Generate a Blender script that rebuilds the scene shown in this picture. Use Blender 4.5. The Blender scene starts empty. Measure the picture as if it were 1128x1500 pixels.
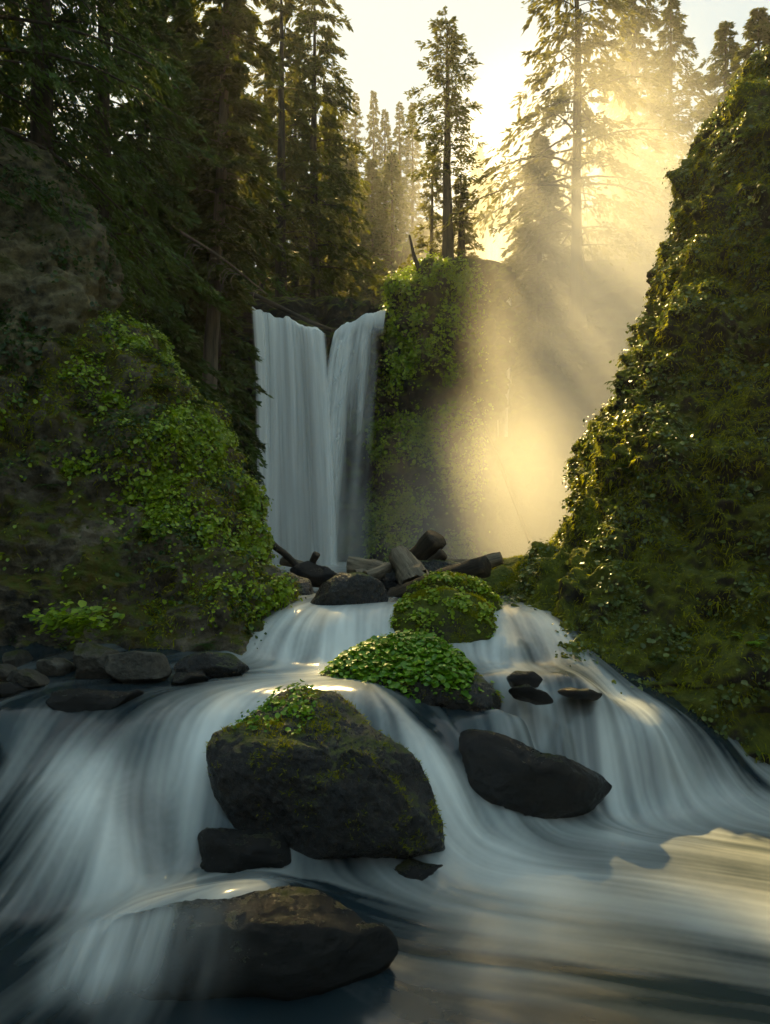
import bpy, math, random
import numpy as np
from math import radians, pi
random.seed(7)
D = bpy.data
sc = bpy.context.scene
COL = sc.collection

# ------------------------------------------------------------------ camera, sky, sun, exposure
F = 1071.0          # focal length in photo pixels (photo is 1128 x 1500)
HY = 800.0          # horizon row
ZC = 3.0            # eye height above the lower pool
def P(px, py, d):
    return np.array([(px - 564.0) / F * d, d, ZC + (HY - py) / F * d])
def PZ(px, py, z):
    return P(px, py, (ZC - z) * F / (py - HY))

cam = D.cameras.new("camera")
cam.sensor_fit = 'VERTICAL'; cam.sensor_height = 36.0
cam.lens = 36.0 * F / 1500.0
cam.shift_y = (HY - 750.0) / 1500.0 * 1.0
cam.clip_end = 2000.0; cam.clip_start = 0.05
camo = D.objects.new("camera", cam); COL.objects.link(camo)
camo.location = (0, 0, ZC); camo.rotation_euler = (pi / 2, 0, 0)
sc.camera = camo

SUN = np.array([405.0 - 564.0, F, HY + 105.0]); SUN /= np.linalg.norm(SUN)
elev = math.asin(SUN[2]); azim = math.atan2(SUN[0], SUN[1])
w = D.worlds.new("World"); sc.world = w; w.use_nodes = True
nt = w.node_tree
sky = nt.nodes.new('ShaderNodeTexSky'); sky.sky_type = 'NISHITA'; sky.sun_disc = False
sky.sun_elevation = elev; sky.sun_rotation = azim; sky.air_density = 1.0; sky.dust_density = 0.0; sky.ozone_density = 1.0
bg = nt.nodes['Background']; soft = nt.nodes.new('ShaderNodeMix'); soft.data_type = 'RGBA'; soft.blend_type = 'DARKEN'; soft.inputs[0].default_value = 1.0
soft.inputs[7].default_value = (0.90, 1.17, 1.33, 1)          # sky colour capped per channel to dull the glare round the sun
nt.links.new(sky.outputs[0], soft.inputs[6]); nt.links.new(soft.outputs[2], bg.inputs[0]); bg.inputs[1].default_value = 0.12
sl = D.lights.new("sun", 'SUN'); sl.energy = 3.5; sl.angle = radians(1.2); sl.color = (1.0, 0.72, 0.28)
so = D.objects.new("sun", sl); COL.objects.link(so)
import mathutils
so.rotation_euler = mathutils.Vector(SUN).to_track_quat('Z', 'Y').to_euler()
so.location = (0, 0, 60)
vs = sc.view_settings
vs.view_transform = 'Standard'; vs.look = 'None'; vs.gamma = 1.0; vs.exposure = 2.25; vs.use_curve_mapping = False
cy = sc.cycles
cy.use_denoising = True
cy.max_bounces = 6; cy.diffuse_bounces = 3; cy.glossy_bounces = 2; cy.transmission_bounces = 3
cy.volume_bounces = 2; cy.transparent_max_bounces = 24
cy.volume_step_rate = 1.0; cy.volume_max_steps = 256
cy.use_adaptive_sampling = True; cy.adaptive_threshold = 0.02
cy.sample_clamp_indirect = 4.0; cy.caustics_reflective = False; cy.caustics_refractive = False

# ------------------------------------------------------------------ numpy noise
_rs = np.random.RandomState(3)
_perm = _rs.permutation(256); _perm = np.concatenate([_perm, _perm, _perm])
_g = _rs.normal(size=(256, 3)); _g /= np.linalg.norm(_g, axis=1)[:, None]
def perlin(p):
    p = np.asarray(p, float)
    i = np.floor(p).astype(int); f = p - i; i &= 255
    u = f * f * f * (f * (f * 6 - 15) + 10)
    def g(dx, dy, dz):
        h = _perm[_perm[_perm[(i[..., 0] + dx) & 255] + ((i[..., 1] + dy) & 255)] + ((i[..., 2] + dz) & 255)]
        gr = _g[h & 255]
        return gr[..., 0] * (f[..., 0] - dx) + gr[..., 1] * (f[..., 1] - dy) + gr[..., 2] * (f[..., 2] - dz)
    def L(a, b, t): return a + (b - a) * t
    x0 = L(g(0, 0, 0), g(1, 0, 0), u[..., 0]); x1 = L(g(0, 1, 0), g(1, 1, 0), u[..., 0])
    x2 = L(g(0, 0, 1), g(1, 0, 1), u[..., 0]); x3 = L(g(0, 1, 1), g(1, 1, 1), u[..., 0])
    return L(L(x0, x1, u[..., 1]), L(x2, x3, u[..., 1]), u[..., 2])
def fbm(p, octv=4, lac=2.03, gain=0.5, ridged=False):
    s = 0; a = 1.0; q = np.asarray(p, float) + 11.3
    for _ in range(octv):
        n = perlin(q)
        s = s + a * ((0.5 - np.abs(n) * 2) if ridged else n)
        q = q * lac + 17.7; a *= gain
    return s
def sstep(a, b, x):
    t = np.clip((x - a) / (b - a), 0, 1); return t * t * (3 - 2 * t)
def blur(a, n):
    k = np.ones(n) / n
    for ax in (0, 1):
        for _ in range(2):
            pad = [(0, 0), (0, 0)]; pad[ax] = (n // 2, n - 1 - n // 2)
            b = np.pad(a, pad, mode='edge')
            c = np.cumsum(np.insert(b, 0, 0, axis=ax), axis=ax)
            a = (np.take(c, range(n, c.shape[ax]), axis=ax) - np.take(c, range(0, c.shape[ax] - n), axis=ax)) / n
    return a

# ------------------------------------------------------------------ mesh helpers
def mesh(name, V, faces, mat=None, parent=None, attrs=None, smooth=True):
    """faces: list of int arrays, each (n, k)"""
    V = np.asarray(V, np.float32).reshape(-1, 3)
    if not isinstance(faces, (list, tuple)): faces = [faces]
    faces = [np.asarray(f, np.int32) for f in faces if len(f)]
    me = D.meshes.new(name)
    me.vertices.add(len(V)); me.vertices.foreach_set('co', V.ravel())
    idx = np.concatenate([f.ravel() for f in faces])
    cnt = np.concatenate([np.full(len(f), f.shape[1], np.int32) for f in faces])
    st = np.concatenate([[0], np.cumsum(cnt)[:-1]]).astype(np.int32)
    me.loops.add(len(idx)); me.loops.foreach_set('vertex_index', idx)
    me.polygons.add(len(cnt)); me.polygons.foreach_set('loop_start', st)
    me.update(calc_edges=True)
    if smooth: me.polygons.foreach_set('use_smooth', np.ones(len(cnt), bool))
    for k, a in (attrs or {}).items():
        at = me.attributes.new(k, 'FLOAT', 'POINT'); at.data.foreach_set('value', np.asarray(a, np.float32).ravel())
    if mat: me.materials.append(mat)
    o = D.objects.new(name, me); COL.objects.link(o)
    if parent: o.parent = parent
    return o
def outward(o):
    import bmesh
    b = bmesh.new(); b.from_mesh(o.data); bmesh.ops.recalc_face_normals(b, faces=b.faces); b.to_mesh(o.data); b.free(); return o
def grid_faces(nu, nv, wrap=False):
    i = np.arange(nu - 1 if not wrap else nu)[:, None]; j = np.arange(nv - 1)[None, :]
    i2 = (i + 1) % nu
    a = i * nv + j; b = i2 * nv + j
    return np.stack([a, b, b + 1, a + 1], -1).reshape(-1, 4)
def grid_normals(G, wrap0=False):
    du = (np.roll(G, -1, 0) - np.roll(G, 1, 0)) if wrap0 else np.gradient(G, axis=0)
    dv = np.gradient(G, axis=1)
    n = np.cross(du, dv); n /= np.linalg.norm(n, axis=-1, keepdims=True) + 1e-9
    return n
def tag(o, label, cat, group=None):
    o['label'] = label; o['category'] = cat
    if group: o['group'] = group
    return o
def kind(o, k): o['kind'] = k; return o
def empty(name, loc=(0, 0, 0)):
    o = D.objects.new(name, None); COL.objects.link(o); o.location = tuple(float(c) for c in loc); o.empty_display_size = .2
    return o

# ------------------------------------------------------------------ materials
class NT:
    def __init__(s, name):
        s.m = D.materials.new(name); s.m.use_nodes = True; s.t = s.m.node_tree
        s.t.nodes.clear(); s.out = s.n('OutputMaterial')
    def n(s, typ, **kw):
        nd = s.t.nodes.new('ShaderNode' + typ)
        for k, v in kw.items():
            if k in nd.inputs and not hasattr(nd, k): nd.inputs[k].default_value = v
            else: setattr(nd, k, v)
        return nd
    def l(s, a, b): s.t.links.new(a, b)
    def noise(s, scale, detail=4, rough=.55, vec=None, dist=0.0):
        nd = s.n('TexNoise'); nd.inputs['Scale'].default_value = scale; nd.inputs['Detail'].default_value = detail
        nd.inputs['Roughness'].default_value = rough; nd.inputs['Distortion'].default_value = dist
        s.l(vec or s.obj(), nd.inputs['Vector']); return nd.outputs['Fac']
    def obj(s):
        if not hasattr(s, '_o'): s._o = s.n('NewGeometry').outputs['Position']
        return s._o
    def ramp(s, fac, stops):
        r = s.n('ValToRGB'); e = r.color_ramp.elements
        while len(e) < len(stops): e.new(0.5)
        for k, (p, c) in enumerate(stops):
            e[k].position = p; e[k].color = (c, c, c, 1) if not hasattr(c, '__len__') else (*c, 1)
        s.l(fac, r.inputs['Fac']); return r.outputs['Color']
    def mix(s, fac, a, b):
        m = s.n('Mix'); m.data_type = 'RGBA'
        for sock, v in ((m.inputs['Factor'], fac), (m.inputs[6], a), (m.inputs[7], b)):
            if hasattr(v, 'is_linked') or hasattr(v, 'links'): s.l(v, sock)
            else: sock.default_value = (*v, 1) if hasattr(v, '__len__') else v
        return m.outputs[2]
    def math(s, op, a, b=0.5, clamp=False):
        m = s.n('Math'); m.operation = op; m.use_clamp = clamp
        for k, v in enumerate((a, b)):
            if hasattr(v, 'links'): s.l(v, m.inputs[k])
            else: m.inputs[k].default_value = v
        return m.outputs[0]
    def attr(s, name):
        a = s.n('Attribute'); a.attribute_name = name; return a.outputs['Fac']
    def bsdf(s, col, rough=.8, spec=.3, bump=None, bstr=.5, bdist=.03, normal=None):
        b = s.n('BsdfPrincipled')
        for sock, v in (('Base Color', col), ('Roughness', rough), ('Specular IOR Level', spec)):
            if hasattr(v, 'links'): s.l(v, b.inputs[sock])
            else: b.inputs[sock].default_value = (*v, 1) if hasattr(v, '__len__') else v
        if bump is not None:
            bn = s.n('Bump'); bn.inputs['Strength'].default_value = bstr; bn.inputs['Distance'].default_value = bdist
            s.l(bump, bn.inputs['Height']); s.l(bn.outputs[0], b.inputs['Normal'])
        return b.outputs[0]
    def mixs(s, fac, a, b):
        m = s.n('MixShader')
        if hasattr(fac, 'links'): s.l(fac, m.inputs[0])
        else: m.inputs[0].default_value = fac
        s.l(a, m.inputs[1]); s.l(b, m.inputs[2]); return m.outputs[0]
    def done(s, sh): s.l(sh, s.out.inputs['Surface']); return s.m
    def nz(s):
        g = s.n('NewGeometry'); x = s.n('SeparateXYZ'); s.l(g.outputs['Normal'], x.inputs[0]); return x.outputs[2]

def mat_foliage(name, c0, c1, trans=.4, rough=.55, spec=.3, tcol=None):
    t = NT(name)
    col = t.mix(t.attr('tint'), c0, c1)
    b = t.bsdf(col, rough, spec)
    tr = t.n('BsdfTranslucent')
    tc = t.mix(.6, col, tcol or tuple(x * 1.3 for x in c1)); t.l(tc, tr.inputs[0])
    return t.done(t.mixs(trans, b, tr.outputs[0]))

def mat_rock(name, dark, light, moss, mosslo=.5, mosshi=.62, nzw=.35, scale=1.0, rough=(.45, .8), bstr=.7, moss2=None, spec=.4):
    t = NT(name)
    n1 = t.noise(1.3 * scale, 8, .65); n2 = t.noise(7 * scale, 8, .7); n3 = t.noise(30 * scale, 6, .7)
    rock = t.ramp(t.math('ADD', t.math('MULTIPLY', n1, .5), t.math('MULTIPLY', n2, .5)), [(.40, dark), (.62, light)])
    mm = t.math('ADD', t.noise(1.7 * scale, 7, .68), t.math('MULTIPLY', t.nz(), nzw))
    mask = t.ramp(mm, [(mosslo, 0.0), (mosshi, 1.0)])
    mcol = t.mix(t.ramp(t.noise(5 * scale, 5, .7), [(.35, 0.), (.65, 1.)]), moss, moss2 or tuple(x * .5 for x in moss))
    col = t.mix(mask, rock, mcol)
    r = t.ramp(n2, [(.3, rough[0]), (.7, rough[1])])
    rr = t.mix(mask, r, (.95, .95, .95))
    h = t.math('ADD', t.math('MULTIPLY', n2, .55), t.math('MULTIPLY', n3, .45))
    return t.done(t.bsdf(col, rr, spec, h, bstr, .10 / scale))

M_WET = mat_rock('wet_rock', (.0045, .0045, .0045), (.011, .0115, .012), (.045, .05, .006), .88, 1.02, .4, 2.2, (.08, .28), 1.0, spec=.5)
M_WETMOSS = mat_rock('wet_mossy_rock', (.005, .0045, .004), (.014, .0125, .0115), (.08, .10, .008), .84, .99, .5, 2.2, (.10, .45), 1.0, spec=.8)
M_DRY = mat_rock('grey_rock', (.03, .027, .022), (.13, .115, .09), (.05, .055, .008), .8, .95, .4, 2.2, (.4, .8), .8)
M_MOSSY = mat_rock('mossy_rock', (.02, .018, .012), (.09, .075, .05), (.10, .115, .01), .42, .58, .35, 2.0, (.5, .8), .8, (.06, .075, .008))
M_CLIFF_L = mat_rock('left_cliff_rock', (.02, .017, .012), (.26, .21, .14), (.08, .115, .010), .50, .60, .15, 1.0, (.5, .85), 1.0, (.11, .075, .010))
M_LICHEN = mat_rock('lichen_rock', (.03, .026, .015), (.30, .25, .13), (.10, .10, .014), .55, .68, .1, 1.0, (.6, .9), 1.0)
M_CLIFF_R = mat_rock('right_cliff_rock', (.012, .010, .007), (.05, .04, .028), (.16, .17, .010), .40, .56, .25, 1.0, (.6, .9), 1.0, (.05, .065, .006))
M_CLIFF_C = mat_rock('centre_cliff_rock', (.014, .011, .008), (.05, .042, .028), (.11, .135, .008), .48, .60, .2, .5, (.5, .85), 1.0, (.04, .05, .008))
M_GROUND = mat_rock('forest_ground', (.02, .017, .01), (.05, .045, .02), (.035, .05, .008), .45, .6, .1, .4, (.8, .95), .8)

def mat_wood(name, dark, light, scale=1.0):
    t = NT(name)
    tc = t.n('TexCoord').outputs['Object']
    mp = t.n('Mapping'); mp.inputs['Scale'].default_value = (14 * scale, 14 * scale, 1.2 * scale); t.l(tc, mp.inputs[0])
    n = t.noise(1.0, 7, .7, mp.outputs[0]); n2 = t.noise(3.0, 5, .6)
    col = t.ramp(n, [(.35, dark), (.7, light)])
    h = t.math('ADD', n, t.math('MULTIPLY', n2, .3))
    return t.done(t.bsdf(col, .75, .3, h, .9, .03))
M_WOOD = mat_wood('weathered_wood', (.04, .032, .022), (.32, .26, .18))
M_DARKWOOD = mat_wood('dark_wet_wood', (.012, .009, .006), (.07, .052, .034))
M_BARK = mat_wood('bark', (.02, .015, .010), (.10, .075, .05), .4)
M_TWIG = mat_wood('twig', (.03, .022, .015), (.09, .07, .045))
M_PALEBARK = mat_wood('pale_bark', (.05, .04, .028), (.24, .19, .13), .4)

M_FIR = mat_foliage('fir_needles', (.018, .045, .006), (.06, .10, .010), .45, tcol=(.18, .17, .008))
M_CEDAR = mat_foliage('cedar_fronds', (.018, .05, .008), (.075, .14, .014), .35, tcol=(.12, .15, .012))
M_SUNFIR = mat_foliage('sunlit_fir_needles', (.035, .055, .010), (.10, .12, .02), .5, tcol=(.22, .19, .02))  # lit copy of the needles: paler and yellower, sunlight put into the colour
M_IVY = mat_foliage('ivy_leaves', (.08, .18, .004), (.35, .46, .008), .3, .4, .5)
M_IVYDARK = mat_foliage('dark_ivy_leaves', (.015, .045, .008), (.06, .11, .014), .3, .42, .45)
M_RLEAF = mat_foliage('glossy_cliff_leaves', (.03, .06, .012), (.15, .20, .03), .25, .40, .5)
M_STRAND = mat_foliage('moss_strands', (.11, .14, .006), (.36, .36, .014), .45, .9, .1)
M_CLOVER = mat_foliage('clover_leaves', (.05, .17, .006), (.22, .40, .012), .3, .4, .5)

def mat_water(name, deep=(.006, .017, .024), foam=(.78, .81, .78)):
    t = NT(name)
    f = t.attr('foam')
    wtr = t.bsdf(deep, .16, .5)
    fm = t.bsdf(foam, .7, .2)
    return t.done(t.mixs(f, wtr, fm))
M_WATER = mat_water('stream_water')
def mat_veil(name, col=(.80, .85, .84), trans=.35):
    t = NT(name)
    f = t.attr('alpha')
    b = t.bsdf(col, .6, .3); tr = t.n('BsdfTranslucent', Color=(*col, 1)); 
    wsh = t.mixs(trans, b, tr.outputs[0])
    tp = t.n('BsdfTransparent')
    return t.done(t.mixs(f, tp.outputs[0], wsh))
M_VEIL = mat_veil('falling_water', (.93, .95, .92), .12)

# ------------------------------------------------------------------ builders
def lump(name, levels, mat, nz=260, nth=420, amp=1.0, seed=0, power=2.6, scale=1.0, front=0.0, oct_=6):
    """closed rock mass: levels = (z, xL, xR, yF, yB) from bottom to top"""
    L = np.array(levels, float); t = np.linspace(0, 1, len(L))
    tt = np.linspace(0, 1, nz)
    I = np.stack([np.interp(tt, t, L[:, k]) for k in range(5)], 1)
    ker = np.hanning(max(3, nz // len(L) | 1) + 2); ker /= ker.sum(); h = len(ker) // 2
    for k in range(5):
        I[:, k] = np.convolve(np.pad(I[:, k], h, mode='reflect', reflect_type='odd'), ker, 'valid')[:nz]
    z, xl, xr, yf, yb = I.T
    th = np.linspace(0, 2 * pi, nth, endpoint=False)
    th = th + front * np.sin(th)          # denser samples to the front (theta = 0 is -y)
    cx = np.sign(np.sin(th)) * np.abs(np.sin(th)) ** (2 / power); cyy = -np.sign(np.cos(th)) * np.abs(np.cos(th)) ** (2 / power)
    X = ((xl + xr) / 2)[None] + ((xr - xl) / 2)[None] * cx[:, None]
    Y = ((yf + yb) / 2)[None] + ((yb - yf) / 2)[None] * cyy[:, None]
    Z = np.broadcast_to(z[None], X.shape)
    G = np.stack([X, Y, Z], -1)
    n = grid_normals(G, True)
    q = G / scale + seed * 7.13
    dsp = .55 * fbm(q * .45, 2) + .75 * fbm(q * 1.3, 3, gain=.6) + .24 * fbm(q * 3.0, oct_, ridged=True, gain=.55) - .05
    dsp += .30 * fbm(q * np.array([2.4, 2.4, .7]), 4) + .07 * fbm(q * 8.0, 4, gain=.6)
    fade = np.sin(np.linspace(0, pi, nz))[None] ** .3
    G = G + n * (dsp * amp * scale)[..., None] * fade[..., None]
    top = G[:, -1].mean(0); bot = G[:, 0].mean(0)
    # cap rings
    caps = [G]
    V = G.reshape(-1, 3)
    faces = grid_faces(nth, nz, True)
    kk = 14
    s = np.linspace(1, 0.02, kk)[1:]
    ring = top + (G[:, -1][:, None] - top) * s[None, :, None]
    ring[..., 2] += .25 * amp * scale * fbm(ring / scale * 1.1 + seed, 4) * (1 - s ** 4)[None] + .12 * amp * (1 - s ** 2)[None]
    R = np.concatenate([G[:, -1][:, None], ring], 1)
    base = len(V)
    V = np.concatenate([V, R.reshape(-1, 3)])
    f2 = grid_faces(nth, kk, True) + base
    o = mesh(name, V, [faces, f2], mat)
    n = grid_normals(G, True)
    return o, G, n

def polar(outline, nth):
    o = np.array(outline, float); c = (o.min(0) + o.max(0)) / 2
    q = np.concatenate([o, o[:1]]); pts = np.concatenate([q[i] + (q[i + 1] - q[i]) * np.linspace(0, 1, 24, endpoint=False)[:, None] for i in range(len(o))])
    d = pts - c; a = np.arctan2(-d[:, 1], d[:, 0]); r = np.hypot(*d.T)
    k = np.argsort(a); a = a[k]; r = r[k]
    th = np.linspace(-pi, pi, nth, endpoint=False)
    rr = np.interp(th, np.concatenate([a - 2 * pi, a, a + 2 * pi]), np.concatenate([r, r, r]))
    ker = np.hanning(9); ker /= ker.sum()
    rr = np.convolve(np.pad(rr, 4, mode='wrap'), ker, 'valid')
    return c, th, rr

def boulder(name, outline, d, thick, mat, seed=0, amp=.05, tilt=.25, nth=220, nph=130, facets=6, parent=None, flat=.75):
    """a rock whose side view is the outline (photo pixels at distance d), thick deep"""
    c, th, rr = polar(outline, nth)
    C = P(c[0], c[1], d); s = d / F
    ph = np.linspace(0.03, pi - .03, nph)
    R = (np.sin(ph) ** flat); Yy = np.sign(np.cos(ph)) * np.abs(np.cos(ph)) ** .9
    def plane(R_):                       # rays through the outline meet the rock's leaning mid plane
        ppx = c[0] + rr[:, None] * R_ * np.cos(th)[:, None]; ppy = c[1] - rr[:, None] * R_ * np.sin(th)[:, None]
        y = (d + tilt * (ZC - C[2])) / (1 - tilt * (HY - ppy) / F)
        return np.stack([(ppx - 564) / F * y, y, ZC + (HY - ppy) / F * y], -1) - C
    G = plane(R[None]) + (Yy * thick)[None, :, None] * np.array([0, -1, tilt]) / math.hypot(1, tilt)
    tgt = plane(np.ones((1, 1)))[:, 0]; tgt_r = np.hypot(tgt[:, 0], tgt[:, 2])
    rnd = np.random.RandomState(seed + 50)
    size = rr.mean() * s
    for _ in range(facets):
        v = rnd.normal(size=3) * np.array([.8, .8, .8]); v[1] = -abs(v[1]) - .25; v /= np.linalg.norm(v)
        dot = G @ v; hmax = dot.max() * rnd.uniform(.66, .88)
        G = G - np.maximum(dot - hmax, 0)[..., None] * v * .85
    rad = np.hypot(G[..., 0], G[..., 2]).max(1); k = np.clip(tgt_r / rad, .8, 1.5)
    G[..., 0] *= k[:, None]; G[..., 2] *= k[:, None]
    n = grid_normals(G, True); n *= np.sign((n * G).sum(-1, keepdims=True).mean())
    q = G / size * 1.3 + seed * 3.7
    dsp = .9 * fbm(q, 3) + .45 * fbm(q * 3.1, 6, ridged=True, gain=.6) + .28 * fbm(q * 9, 5, gain=.65)
    edge = (1 - np.abs(np.sin(ph)) ** 8 * .6)[None]
    G = G + n * (dsp * amp * size * 1.6 * edge)[..., None]
    V = G.reshape(-1, 3)
    f = grid_faces(nth, nph, True)
    nV = len(V)
    V = np.concatenate([V, [G[:, 0].mean(0), G[:, -1].mean(0)]])
    i = np.arange(nth); j = (i + 1) % nth
    t1 = np.stack([i * nph, np.full(nth, nV), j * nph], 1); t2 = np.stack([i * nph + nph - 1, j * nph + nph - 1, np.full(nth, nV + 1)], 1)
    o = mesh(name, V, [f, t1, t2], mat, parent)
    o.location = tuple(C)
    n = grid_normals(G, True); n *= np.sign((n * G).sum(-1).mean())
    return o, G + C, n

def pick(G, n, count, seed, dens=None, facing=-0.2):
    """random points on a grid surface, weighted by area, that face the viewer's side"""
    rnd = np.random.RandomState(seed)
    Gc = G[:-1, :-1]; nc = n[:-1, :-1]
    e1 = G[1:, :-1] - Gc; e2 = G[:-1, 1:] - Gc
    A = np.linalg.norm(np.cross(e1, e2), axis=-1)
    cam_dir = np.array([0, 0, ZC]) - Gc; cam_dir /= np.linalg.norm(cam_dir, axis=-1, keepdims=True)
    A = A * ((nc * cam_dir).sum(-1) > facing)
    if dens is not None: A = A * dens(Gc, nc)
    pr = A.ravel() / A.sum()
    k = rnd.choice(len(pr), count, p=pr)
    u = rnd.rand(count, 1); v = rnd.rand(count, 1)
    pts = Gc.reshape(-1, 3)[k] + e1.reshape(-1, 3)[k] * u + e2.reshape(-1, 3)[k] * v
    return pts, nc.reshape(-1, 3)[k]

def unit(v): return v / (np.linalg.norm(v, axis=-1, keepdims=True) + 1e-9)

def leaf_mesh(name, pts, nrm, size, mat, seed=0, parent=None, up=.5, lift=.04, per=1, spread=0, aspect=.8, tint=None):
    """small folded leaves: 6 vertices, two quads each"""
    rnd = np.random.RandomState(seed)
    if per > 1:
        pts = np.repeat(pts, per, 0); nrm = np.repeat(nrm, per, 0)
        pts = pts + rnd.normal(size=pts.shape) * spread
    N = len(pts)
    nn = unit(nrm + np.array([0, 0, up]) + rnd.normal(size=(N, 3)) * .45)
    a = unit(np.cross(nn, rnd.normal(size=(N, 3))))
    a = unit(a + np.array([0, 0, -.25])); a = unit(a - (a * nn).sum(-1, keepdims=True) * nn)
    b = np.cross(nn, a)
    sz = (size * rnd.uniform(.4, 1.0, (N, 1)) * rnd.choice([1., 1., 1.6], (N, 1)))
    c = pts + nrm * lift * rnd.rand(N, 1)
    wv = sz * aspect * .5
    V = np.stack([c - a * sz * .5, c + nn * sz * -.08, c + a * sz * .55,
                  c + b * wv + a * sz * .22 + nn * sz * .12, c + b * wv * .9 - a * sz * .25 + nn * sz * .12,
                  c - b * wv + a * sz * .22 + nn * sz * .12, c - b * wv * .9 - a * sz * .25 + nn * sz * .12], 1)
    k = np.arange(N)[:, None] * 7
    q1 = k + np.array([[0, 4, 3, 1]]); q1b = k + np.array([[1, 3, 2, 2]])
    f4a = k + np.array([[0, 4, 3, 1]]); f4b = k + np.array([[0, 1, 5, 6]])
    f3a = k + np.array([[1, 3, 2]]); f3b = k + np.array([[1, 2, 5]])
    tn = rnd.rand(N) if tint is None else np.clip(tint(pts) + rnd.normal(size=N) * .2, 0, 1)
    return mesh(name, V.reshape(-1, 3), [f4a, f4b, f3a, f3b], mat, parent, {'tint': np.repeat(tn, 7)}, smooth=False)

def strand_mesh(name, pts, nrm, length, width, mat, seed=0, parent=None, hang=1.2, tint=None):
    """hanging moss / grass blades: three-step tapering ribbons"""
    rnd = np.random.RandomState(seed); N = len(pts)
    d = unit(nrm * .7 + rnd.normal(size=(N, 3)) * .5 + np.array([0, 0, .2]))
    L = length * rnd.uniform(.4, 1.4, (N, 1)); W = width * rnd.uniform(.6, 1.3, (N, 1))
    side = unit(np.cross(d, rnd.normal(size=(N, 3))))
    p0 = pts; p1 = pts + d * L * .45 + np.array([0, 0, -.12]) * hang * L
    p2 = p1 + unit(d + np.array([0, 0, -hang])) * L * .55
    V = np.stack([p0 - side * W, p0 + side * W, p1 - side * W * .8, p1 + side * W * .8, p2], 1)
    k = np.arange(N)[:, None] * 5
    tn = rnd.rand(N) if tint is None else np.clip(tint(pts) + rnd.normal(size=N) * .2, 0, 1)
    return mesh(name, V.reshape(-1, 3), [k + np.array([[0, 1, 3, 2]]), k + np.array([[2, 3, 4]])], mat, parent, {'tint': np.repeat(tn, 5)}, smooth=False)

def tube_geo(pts, radii, ns=8, seed=0, rough=0.0):
    pts = np.asarray(pts, float); n = len(pts)
    t = unit(np.gradient(pts, axis=0))
    ref = np.array([0.31, .17, .93]); ref = np.where(np.abs(t @ ref)[:, None] > .9, np.array([1., 0, 0]), ref)
    a = unit(np.cross(t, ref)); b = np.cross(t, a)
    th = np.linspace(0, 2 * pi, ns, endpoint=False)
    R = np.asarray(radii, float)[:, None] * np.ones(ns)[None]
    if rough: R = R * (1 + rough * fbm(np.stack(np.broadcast_arrays(np.cos(th)[None] * 1.5 + seed, np.sin(th)[None] * 1.5, np.linspace(0, n * .12, n)[:, None]), -1), 3))
    V = pts[:, None] + R[..., None] * (a[:, None] * np.cos(th)[None, :, None] + b[:, None] * np.sin(th)[None, :, None])
    i = np.arange(n - 1)[:, None]; j = np.arange(ns)[None]; j2 = (j + 1) % ns
    f = np.stack([i * ns + j, i * ns + j2, (i + 1) * ns + j2, (i + 1) * ns + j], -1).reshape(-1, 4)
    return V.reshape(-1, 3), f
class Geo:
    def __init__(s): s.V = []; s.q = []; s.t = []; s.n = 0
    def add(s, V, f):
        (s.q if f.shape[1] == 4 else s.t).append(f + s.n); s.V.append(V); s.n += len(V)
    def tube(s, pts, r, ns=8, seed=0, rough=0.0, cap=False):
        V, f = tube_geo(pts, r, ns, seed, rough); b = s.n; s.add(V, f)
        if cap:
            for st in (0, len(V) - ns):
                c = V[st:st + ns].mean(0)
                s.V.append(c[None]); k = np.arange(ns); s.t.append(np.stack([b + st + k, b + st + (k + 1) % ns, np.full(ns, s.n)], 1)); s.n += 1
    def build(s, name, mat, parent=None, smooth=True):
        fs = []
        if s.q: fs.append(np.concatenate(s.q))
        if s.t: fs.append(np.concatenate(s.t))
        return mesh(name, np.concatenate(s.V), fs, mat, parent, smooth=smooth)
def curve(pts, n):
    pts = np.asarray(pts, float); m = len(pts)
    q = np.concatenate([[2 * pts[0] - pts[1]], pts, [2 * pts[-1] - pts[-2]]])
    out = []
    for x in np.linspace(0, m - 1 - 1e-6, n):
        i = int(x); t = x - i; a, b, c, d = q[i:i + 4]
        out.append(.5 * ((2 * b) + (c - a) * t + (2 * a - 5 * b + 4 * c - d) * t * t + (3 * b - a - 3 * c + d) * t ** 3))
    return np.array(out)

def frond_quads(base, axis, nrm, L, W):
    b = np.cross(nrm, axis)
    V = np.stack([base, base + axis * L * .45 + b * W, base + axis * L, base + axis * L * .45 - b * W], 1)
    k = np.arange(len(base))[:, None] * 4
    return V.reshape(-1, 3), k + np.array([[0, 1, 2, 3]])

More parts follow.
